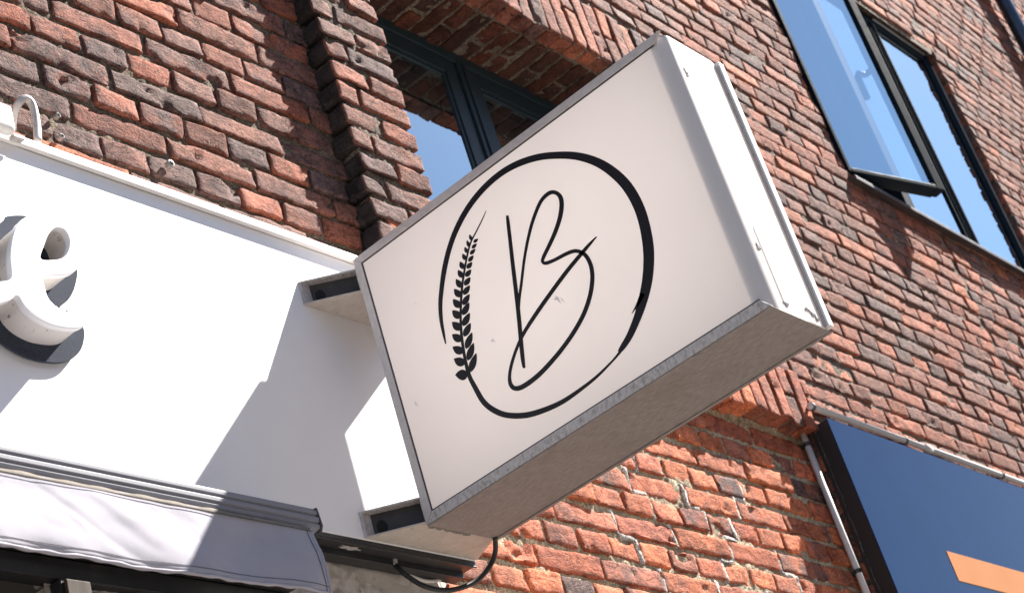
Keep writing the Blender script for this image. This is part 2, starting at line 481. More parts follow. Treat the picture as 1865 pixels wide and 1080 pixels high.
# measured outlines (sign heights): emblem strokes on the sign face, letter outlines on the fascia, cable runs
RING=[[-0.2635,0.5124,-0.2595,0.514],[-0.2648,0.5187,-0.2596,0.5208],[-0.2666,0.5277,-0.2597,0.5304],[-0.2686,0.5381,-0.2599,0.5416],[-0.2706,0.5487,-0.2604,0.5528],[-0.2722,0.5595,-0.2611,0.5639],[-0.2738,0.5708,-0.2619,0.5756],[-0.2756,0.5824,-0.2631,0.588],[-0.278,0.5943,-0.265,0.6006],[-0.2812,0.6066,-0.2676,0.6136],[-0.2849,0.6194,-0.2709,0.6271],[-0.2891,0.6322,-0.2747,0.6406],[-0.2937,0.6446,-0.2791,0.6538],[-0.2987,0.6563,-0.284,0.6661],[-0.3042,0.6676,-0.2895,0.6779],[-0.3101,0.6789,-0.2954,0.6897],[-0.3167,0.6909,-0.3017,0.702],[-0.3238,0.7034,-0.3084,0.715],[-0.3313,0.7162,-0.3155,0.7284],[-0.3394,0.7292,-0.3232,0.7422],[-0.3481,0.7425,-0.3319,0.7561],[-0.3578,0.7563,-0.3416,0.7703],[-0.3681,0.7705,-0.3522,0.7848],[-0.379,0.7846,-0.3635,0.7991],[-0.3903,0.7977,-0.3751,0.8127],[-0.4019,0.8099,-0.3869,0.8254],[-0.4138,0.8213,-0.399,0.8375],[-0.4263,0.8322,-0.4118,0.849],[-0.4398,0.8427,-0.4256,0.8602],[-0.4545,0.8531,-0.4405,0.8711],[-0.47,0.8631,-0.4564,0.8817],[-0.4863,0.8724,-0.4731,0.8916],[-0.503,0.8807,-0.4904,0.9005],[-0.5204,0.888,-0.5084,0.9084],[-0.5384,0.8945,-0.527,0.9154],[-0.5569,0.9001,-0.5462,0.9214],[-0.5756,0.9046,-0.5656,0.9264],[-0.5946,0.9081,-0.5854,0.9302],[-0.614,0.9106,-0.6056,0.9331],[-0.6335,0.912,-0.626,0.9348],[-0.6527,0.9123,-0.6462,0.9353],[-0.6715,0.9113,-0.6661,0.9348],[-0.69,0.9092,-0.6857,0.9331],[-0.7085,0.906,-0.7055,0.9302],[-0.7273,0.9017,-0.7255,0.926],[-0.7467,0.8962,-0.7462,0.9205],[-0.7664,0.8897,-0.7671,0.9137],[-0.786,0.8822,-0.788,0.9058],[-0.8049,0.8738,-0.8083,0.8971],[-0.8232,0.8644,-0.8282,0.8873],[-0.8413,0.8539,-0.8476,0.8764],[-0.8589,0.8428,-0.8663,0.8651],[-0.8757,0.8316,-0.8839,0.8539],[-0.8911,0.8207,-0.9003,0.843],[-0.9054,0.8099,-0.916,0.8319],[-0.9189,0.7988,-0.9312,0.8202],[-0.9321,0.7868,-0.9462,0.8073],[-0.9452,0.7735,-0.9612,0.7934],[-0.9581,0.7594,-0.9759,0.7784],[-0.9703,0.7449,-0.99,0.7628],[-0.9813,0.7303,-1.0031,0.7467],[-0.9912,0.7155,-1.0151,0.7303],[-1.0002,0.7004,-1.0262,0.7135],[-1.0085,0.6849,-1.0363,0.6964],[-1.0163,0.669,-1.0455,0.679],[-1.0236,0.6528,-1.0541,0.6613],[-1.0303,0.6365,-1.062,0.6431],[-1.0361,0.6201,-1.069,0.6242],[-1.041,0.6034,-1.0749,0.6048],[-1.0451,0.5858,-1.0796,0.5847],[-1.0484,0.5674,-1.0833,0.5642],[-1.0509,0.5488,-1.0859,0.5437],[-1.0525,0.5308,-1.0875,0.5239],[-1.0531,0.5136,-1.0881,0.5047],[-1.0528,0.4967,-1.0877,0.486],[-1.0517,0.4798,-1.0864,0.4678],[-1.05,0.463,-1.0846,0.4498],[-1.0476,0.446,-1.0822,0.4316],[-1.0444,0.429,-1.0791,0.4134],[-1.0408,0.4125,-1.0755,0.3958],[-1.0369,0.3971,-1.0714,0.3793],[-1.0328,0.3831,-1.0669,0.3641],[-1.0285,0.3701,-1.0618,0.35],[-1.0237,0.3575,-1.0564,0.3366],[-1.0184,0.345,-1.0504,0.3235],[-1.0127,0.3326,-1.044,0.3105],[-1.0066,0.3205,-1.0371,0.2978],[-1.0001,0.3086,-1.0298,0.2854],[-0.9932,0.297,-1.0218,0.2734],[-0.9858,0.2855,-1.0133,0.2617],[-0.9779,0.2742,-1.0042,0.2504],[-0.9697,0.2631,-0.9949,0.2396],[-0.9613,0.2523,-0.9854,0.2293],[-0.9531,0.242,-0.9759,0.2195],[-0.9449,0.232,-0.9662,0.2103],[-0.9364,0.2223,-0.9563,0.2013],[-0.9274,0.2128,-0.946,0.1925],[-0.9175,0.2033,-0.935,0.1835],[-0.907,0.1938,-0.9236,0.1745],[-0.8966,0.1849,-0.9122,0.166],[-0.887,0.1773,-0.9015,0.1587],[-0.8782,0.1712,-0.8913,0.1528],[-0.8697,0.1661,-0.8817,0.148],[-0.8618,0.1617,-0.873,0.1442],[-0.855,0.1577,-0.8655,0.1413],[-0.8498,0.1542,-0.8589,0.1392],[-0.8457,0.1513,-0.8533,0.138],[-0.8425,0.1489,-0.8489,0.1375],[-0.8401,0.1472,-0.8458,0.1371]]
TAIL=[[-0.8465,0.1457,-0.8512,0.1373],[-0.8414,0.1434,-0.8459,0.1355],[-0.8344,0.1401,-0.8383,0.1331],[-0.8253,0.1364,-0.8286,0.1301],[-0.814,0.1328,-0.8169,0.1268],[-0.7993,0.1292,-0.8022,0.1228],[-0.7817,0.1252,-0.7849,0.1182],[-0.7631,0.1216,-0.7665,0.1136],[-0.7454,0.1186,-0.7489,0.1098],[-0.7291,0.1166,-0.7326,0.1071],[-0.7131,0.1151,-0.7166,0.1049],[-0.697,0.1141,-0.7004,0.1032],[-0.68,0.1134,-0.6836,0.1017],[-0.6618,0.1127,-0.6656,0.1002],[-0.6428,0.1123,-0.6467,0.0989],[-0.6239,0.1125,-0.6275,0.098],[-0.6055,0.1134,-0.6086,0.0981],[-0.5878,0.1152,-0.5902,0.0992],[-0.5702,0.1179,-0.5721,0.1012],[-0.5529,0.1211,-0.5542,0.1039],[-0.5357,0.1249,-0.5365,0.1072],[-0.5185,0.129,-0.5188,0.1108],[-0.5016,0.1336,-0.5011,0.1151],[-0.4852,0.1388,-0.4834,0.1202],[-0.4693,0.1449,-0.4658,0.1266],[-0.4533,0.1522,-0.4482,0.1345],[-0.4372,0.1607,-0.4308,0.1436],[-0.422,0.1697,-0.4142,0.1535],[-0.4085,0.1787,-0.3992,0.1636],[-0.3973,0.1875,-0.386,0.1738],[-0.3877,0.1964,-0.3745,0.1843],[-0.379,0.2058,-0.3644,0.1951],[-0.3706,0.2156,-0.3551,0.2062],[-0.3628,0.2257,-0.3465,0.2178],[-0.3556,0.236,-0.3386,0.2298],[-0.3493,0.2467,-0.3317,0.2425],[-0.3439,0.2579,-0.3257,0.2559],[-0.3394,0.2702,-0.321,0.2702],[-0.3359,0.2836,-0.3176,0.2849],[-0.3328,0.2977,-0.3148,0.2994],[-0.3298,0.3117,-0.3123,0.3133],[-0.3266,0.3252,-0.3098,0.3267],[-0.3235,0.3383,-0.3073,0.3401],[-0.321,0.3511,-0.3054,0.3538],[-0.3194,0.3642,-0.3045,0.3678],[-0.3187,0.3779,-0.3048,0.3821],[-0.3189,0.392,-0.3061,0.3965],[-0.3196,0.4063,-0.3079,0.4107],[-0.3206,0.4205,-0.3097,0.4247],[-0.322,0.4342,-0.3115,0.4385],[-0.3238,0.4478,-0.3136,0.4521],[-0.3259,0.4612,-0.3158,0.4657],[-0.3282,0.4746,-0.3183,0.4791],[-0.3307,0.4879,-0.321,0.4924],[-0.3334,0.501,-0.324,0.5056],[-0.3363,0.514,-0.3273,0.5187],[-0.3396,0.5269,-0.3308,0.5316],[-0.3432,0.5394,-0.3347,0.5441],[-0.347,0.5516,-0.3388,0.5563],[-0.3512,0.5639,-0.3433,0.5686],[-0.3559,0.5767,-0.3483,0.5815],[-0.3613,0.5905,-0.3537,0.5953],[-0.3673,0.6049,-0.3597,0.6098],[-0.3735,0.6192,-0.3659,0.6242],[-0.3796,0.6325,-0.3721,0.6377],[-0.3854,0.6445,-0.3782,0.6498],[-0.3911,0.6557,-0.3842,0.6609],[-0.3971,0.6667,-0.3905,0.6718],[-0.4038,0.6783,-0.3974,0.6833],[-0.4112,0.691,-0.4052,0.6958],[-0.4193,0.7043,-0.4135,0.709],[-0.4277,0.7174,-0.4221,0.7221],[-0.4359,0.7297,-0.4306,0.7342],[-0.4439,0.7412,-0.4389,0.7456],[-0.4519,0.7522,-0.4472,0.7565],[-0.4599,0.7623,-0.4555,0.7665],[-0.4678,0.7709,-0.4638,0.7752],[-0.4753,0.7775,-0.4717,0.7818],[-0.4825,0.7826,-0.4794,0.7868],[-0.4901,0.7872,-0.4872,0.7912],[-0.4984,0.7926,-0.4956,0.7963],[-0.5079,0.7992,-0.5052,0.8026],[-0.5183,0.8063,-0.5157,0.8096],[-0.5284,0.8133,-0.526,0.8164],[-0.5371,0.8197,-0.5349,0.8224],[-0.5443,0.8255,-0.5425,0.8278],[-0.5506,0.831,-0.5492,0.8327],[-0.5558,0.8356,-0.5547,0.8369],[-0.5594,0.8389,-0.5586,0.8398]]
SPUR=[[-0.977,0.2704,-0.9895,0.2551],[-0.973,0.2664,-0.9847,0.2521],[-0.9673,0.2607,-0.9779,0.2478],[-0.9611,0.2547,-0.9703,0.2432],[-0.9558,0.2496,-0.9635,0.2394],[-0.9514,0.2459,-0.9577,0.2368],[-0.9474,0.2426,-0.9524,0.2349],[-0.9435,0.2396,-0.9475,0.2333],[-0.9396,0.2368,-0.9428,0.2318],[-0.9356,0.2339,-0.938,0.2302],[-0.9316,0.2312,-0.9332,0.2286],[-0.9281,0.2288,-0.9291,0.2273],[-0.9257,0.2272,-0.9262,0.2264]]
B1=[[-0.6241,0.7777,-0.6317,0.7738],[-0.6231,0.7749,-0.6315,0.7706],[-0.6217,0.7712,-0.6312,0.7664],[-0.6199,0.7656,-0.6305,0.7601],[-0.6175,0.7571,-0.6289,0.7511],[-0.6146,0.7448,-0.6264,0.7386],[-0.611,0.7296,-0.6231,0.7234],[-0.6071,0.7126,-0.6193,0.7063],[-0.603,0.695,-0.6153,0.6886],[-0.5986,0.6766,-0.6112,0.6701],[-0.594,0.657,-0.6067,0.6504],[-0.5891,0.6367,-0.6021,0.63],[-0.5843,0.6159,-0.5975,0.6092],[-0.5794,0.5945,-0.5929,0.5878],[-0.5745,0.5726,-0.5883,0.5658],[-0.5695,0.5504,-0.5835,0.5435],[-0.5646,0.5284,-0.5787,0.5215],[-0.5597,0.5068,-0.5738,0.4998],[-0.5548,0.4852,-0.5689,0.4782],[-0.5498,0.4637,-0.5639,0.4568],[-0.5447,0.4424,-0.5587,0.4354],[-0.5392,0.4205,-0.5533,0.4135],[-0.5335,0.3982,-0.5475,0.3911],[-0.528,0.377,-0.542,0.37],[-0.5232,0.3584,-0.5372,0.3515],[-0.5194,0.3429,-0.5333,0.3361],[-0.5161,0.3296,-0.5299,0.3229],[-0.5135,0.318,-0.5271,0.3116],[-0.5114,0.3076,-0.5245,0.3016],[-0.51,0.2981,-0.5222,0.2929],[-0.5094,0.2899,-0.5201,0.2855],[-0.5091,0.2834,-0.5185,0.2795],[-0.5088,0.2787,-0.5173,0.2753]]
B2=[[-0.5446,0.414,-0.5392,0.4173],[-0.5487,0.4237,-0.5428,0.4273],[-0.5545,0.4377,-0.548,0.4417],[-0.5612,0.4537,-0.5541,0.4582],[-0.5682,0.4697,-0.5605,0.4747],[-0.5746,0.4835,-0.5666,0.4889],[-0.5803,0.4945,-0.5723,0.5004],[-0.5858,0.5043,-0.5779,0.5104],[-0.5914,0.5136,-0.5836,0.5198],[-0.5973,0.5234,-0.5896,0.5294],[-0.6037,0.5343,-0.5959,0.5402],[-0.6106,0.5468,-0.6029,0.5526],[-0.618,0.5602,-0.6102,0.5661],[-0.6256,0.5741,-0.6179,0.5799],[-0.6333,0.5877,-0.6256,0.5937],[-0.6409,0.6004,-0.6332,0.6066],[-0.6485,0.6124,-0.6408,0.6188],[-0.6561,0.6239,-0.6483,0.6305],[-0.6637,0.635,-0.6558,0.6419],[-0.6714,0.6457,-0.6634,0.6529],[-0.6791,0.656,-0.671,0.6634],[-0.6868,0.6658,-0.6785,0.6735],[-0.6943,0.6752,-0.686,0.6832],[-0.702,0.6842,-0.6936,0.6925],[-0.7097,0.6928,-0.7014,0.7014],[-0.7178,0.7011,-0.7095,0.71],[-0.7265,0.7094,-0.7182,0.7186],[-0.7355,0.7176,-0.7273,0.7272],[-0.7446,0.7254,-0.7365,0.7353],[-0.7535,0.732,-0.7456,0.7424],[-0.7617,0.7372,-0.7543,0.7482],[-0.7694,0.7406,-0.7627,0.7524],[-0.7768,0.7428,-0.7709,0.7554],[-0.7838,0.7439,-0.7788,0.7571],[-0.7904,0.7443,-0.7862,0.758],[-0.7961,0.7441,-0.7932,0.7581],[-0.8008,0.7433,-0.7999,0.7573],[-0.8047,0.7419,-0.8063,0.7553],[-0.8081,0.7401,-0.8121,0.7523],[-0.8111,0.7378,-0.8174,0.7486],[-0.8139,0.7351,-0.8222,0.7442],[-0.8164,0.732,-0.8266,0.7391],[-0.8187,0.7282,-0.8305,0.7332],[-0.8207,0.7241,-0.8338,0.7268],[-0.8222,0.7198,-0.8363,0.72],[-0.8229,0.7155,-0.8377,0.713],[-0.8231,0.711,-0.838,0.7061],[-0.8226,0.7061,-0.8374,0.6994],[-0.8214,0.7007,-0.836,0.6927],[-0.8196,0.6949,-0.8339,0.6859],[-0.8173,0.6888,-0.8311,0.6791],[-0.8142,0.6823,-0.8276,0.672],[-0.8104,0.6753,-0.8234,0.6646],[-0.806,0.6681,-0.8185,0.6572],[-0.8012,0.661,-0.8132,0.6498],[-0.7959,0.654,-0.8075,0.6427],[-0.7902,0.6472,-0.8013,0.6357],[-0.7838,0.6404,-0.7945,0.6288],[-0.777,0.6336,-0.7874,0.622],[-0.77,0.6271,-0.7802,0.6155],[-0.7631,0.6209,-0.773,0.6093],[-0.7562,0.6149,-0.7657,0.6034],[-0.749,0.6092,-0.7581,0.5977],[-0.7417,0.6037,-0.7506,0.5923],[-0.7346,0.5985,-0.7434,0.5872],[-0.7281,0.5936,-0.7367,0.5825],[-0.7219,0.5891,-0.7303,0.5781],[-0.7159,0.5848,-0.7241,0.5739],[-0.7102,0.5808,-0.7184,0.5702],[-0.7051,0.5771,-0.7134,0.5667],[-0.7009,0.5736,-0.7093,0.5636],[-0.6976,0.5704,-0.7061,0.5609],[-0.6949,0.5676,-0.7036,0.5588],[-0.6928,0.5648,-0.7021,0.5571],[-0.6914,0.5616,-0.7014,0.5559],[-0.6909,0.5579,-0.7012,0.555],[-0.6913,0.5539,-0.7015,0.554],[-0.6929,0.5497,-0.702,0.5532],[-0.6957,0.5455,-0.7028,0.5524],[-0.6997,0.5417,-0.7043,0.5514],[-0.7047,0.5387,-0.7069,0.5501],[-0.7107,0.5364,-0.7112,0.5484],[-0.7175,0.5346,-0.7172,0.5465],[-0.7249,0.533,-0.7242,0.5447],[-0.7327,0.5315,-0.7317,0.543],[-0.7405,0.5301,-0.7393,0.5415],[-0.7487,0.5288,-0.747,0.5404],[-0.7573,0.5277,-0.7553,0.5395],[-0.7659,0.5266,-0.764,0.5387],[-0.7743,0.5255,-0.7726,0.5377],[-0.782,0.5241,-0.7808,0.5365],[-0.7893,0.5226,-0.7884,0.535],[-0.7964,0.521,-0.7958,0.5336],[-0.8029,0.5192,-0.8031,0.5318],[-0.8087,0.5172,-0.8103,0.5294],[-0.8138,0.5147,-0.8172,0.5262],[-0.8184,0.5116,-0.8238,0.5221],[-0.8228,0.5079,-0.8298,0.5173],[-0.8269,0.5037,-0.8352,0.512],[-0.8305,0.4993,-0.8401,0.5064],[-0.8337,0.4949,-0.8443,0.5007],[-0.8362,0.4905,-0.8479,0.4947],[-0.8384,0.486,-0.8508,0.4885],[-0.8401,0.4811,-0.8531,0.4822],[-0.8416,0.4759,-0.8548,0.4757],[-0.8427,0.4703,-0.8562,0.4691],[-0.8436,0.4644,-0.8571,0.4623],[-0.8441,0.4581,-0.8577,0.4551],[-0.8442,0.4516,-0.8578,0.4477],[-0.8439,0.445,-0.8575,0.4402],[-0.8432,0.4383,-0.8567,0.4328],[-0.842,0.4315,-0.8553,0.4254],[-0.8404,0.4247,-0.8536,0.4179],[-0.8384,0.4178,-0.8514,0.4104],[-0.8358,0.4107,-0.8486,0.4027],[-0.8326,0.4034,-0.8451,0.3948],[-0.8287,0.3955,-0.841,0.3866],[-0.8241,0.3873,-0.8362,0.378],[-0.819,0.379,-0.8309,0.3693],[-0.8134,0.3707,-0.8251,0.3607],[-0.8074,0.3627,-0.8187,0.3523],[-0.8008,0.3549,-0.8119,0.3442],[-0.7937,0.3471,-0.8046,0.3361],[-0.7861,0.3394,-0.7967,0.3282],[-0.7781,0.332,-0.7884,0.3205],[-0.7697,0.3249,-0.7797,0.3131],[-0.7608,0.3181,-0.7705,0.3061],[-0.7514,0.3117,-0.7608,0.2994],[-0.7415,0.3054,-0.7506,0.293],[-0.7313,0.2994,-0.7402,0.2869],[-0.7207,0.2935,-0.7294,0.2809],[-0.7098,0.2878,-0.7182,0.275],[-0.6984,0.2822,-0.7066,0.2694],[-0.6866,0.2769,-0.6947,0.264],[-0.6747,0.2718,-0.6826,0.2588],[-0.6627,0.267,-0.6705,0.2539],[-0.6506,0.2625,-0.6583,0.2491],[-0.6383,0.2582,-0.6458,0.2446],[-0.6258,0.2542,-0.6333,0.2404],[-0.6134,0.2505,-0.6208,0.2364],[-0.6012,0.2471,-0.6086,0.2328],[-0.5892,0.244,-0.5965,0.2294],[-0.5773,0.2411,-0.5844,0.2263],[-0.5656,0.2386,-0.5725,0.2235],[-0.554,0.2365,-0.5606,0.2211],[-0.5426,0.2349,-0.5488,0.2192],[-0.5311,0.2337,-0.5368,0.2178],[-0.5194,0.233,-0.5247,0.2168],[-0.508,0.2326,-0.5128,0.2162],[-0.4975,0.2327,-0.5017,0.2161],[-0.4885,0.2333,-0.4918,0.2166],[-0.4814,0.2342,-0.4832,0.2175],[-0.4756,0.2355,-0.4756,0.2191],[-0.471,0.237,-0.4687,0.2214],[-0.4674,0.2387,-0.4625,0.2243],[-0.4644,0.2404,-0.4568,0.228],[-0.4622,0.2421,-0.4516,0.2326],[-0.4604,0.244,-0.4474,0.2381],[-0.4588,0.2464,-0.4446,0.2438],[-0.4574,0.2495,-0.4429,0.2494],[-0.4563,0.253,-0.442,0.2549],[-0.4555,0.2569,-0.4419,0.2604],[-0.4553,0.2614,-0.4426,0.266],[-0.4557,0.2663,-0.4439,0.2716],[-0.4566,0.2715,-0.4458,0.2772],[-0.4583,0.277,-0.4483,0.2831],[-0.4607,0.2828,-0.4513,0.289],[-0.4637,0.2888,-0.4547,0.2952],[-0.4674,0.295,-0.4588,0.3016],[-0.4719,0.3014,-0.4635,0.3083],[-0.477,0.3082,-0.4688,0.3152],[-0.483,0.3154,-0.475,0.3226],[-0.4897,0.3231,-0.482,0.3303],[-0.4971,0.3309,-0.4895,0.3383],[-0.505,0.3386,-0.4975,0.3462],[-0.5131,0.3459,-0.5057,0.3538],[-0.5215,0.3528,-0.5141,0.361],[-0.5301,0.3594,-0.5226,0.3681],[-0.5392,0.3658,-0.5316,0.375],[-0.5489,0.3721,-0.5412,0.3818],[-0.5592,0.3783,-0.5515,0.3886],[-0.5702,0.3843,-0.5625,0.3951],[-0.5818,0.3901,-0.5741,0.4015],[-0.5941,0.3959,-0.5862,0.4078],[-0.607,0.4019,-0.5991,0.4141],[-0.6207,0.4081,-0.6127,0.4206],[-0.6354,0.4148,-0.6274,0.4274],[-0.6511,0.4217,-0.6432,0.4344],[-0.6673,0.4288,-0.6595,0.4415],[-0.6835,0.4358,-0.6759,0.4484],[-0.6994,0.4425,-0.6919,0.4551],[-0.7151,0.4489,-0.7076,0.4616],[-0.7309,0.4553,-0.7236,0.4681],[-0.7466,0.4615,-0.7393,0.4743],[-0.7617,0.4674,-0.7545,0.4802],[-0.776,0.4727,-0.769,0.4855],[-0.7895,0.4775,-0.7828,0.4902],[-0.8027,0.4818,-0.7962,0.4945],[-0.8151,0.4858,-0.8088,0.4984],[-0.8267,0.4895,-0.8205,0.5018],[-0.8371,0.4929,-0.8311,0.5049],[-0.8459,0.4959,-0.8401,0.5075],[-0.8534,0.4985,-0.8479,0.5097],[-0.8601,0.5008,-0.8548,0.5116],[-0.8663,0.5031,-0.8615,0.5132],[-0.8727,0.5053,-0.8683,0.5146],[-0.8796,0.5078,-0.8759,0.516],[-0.8866,0.5104,-0.8837,0.5171],[-0.8933,0.5129,-0.8911,0.518],[-0.899,0.515,-0.8974,0.5188],[-0.903,0.5165,-0.9018,0.5193]]
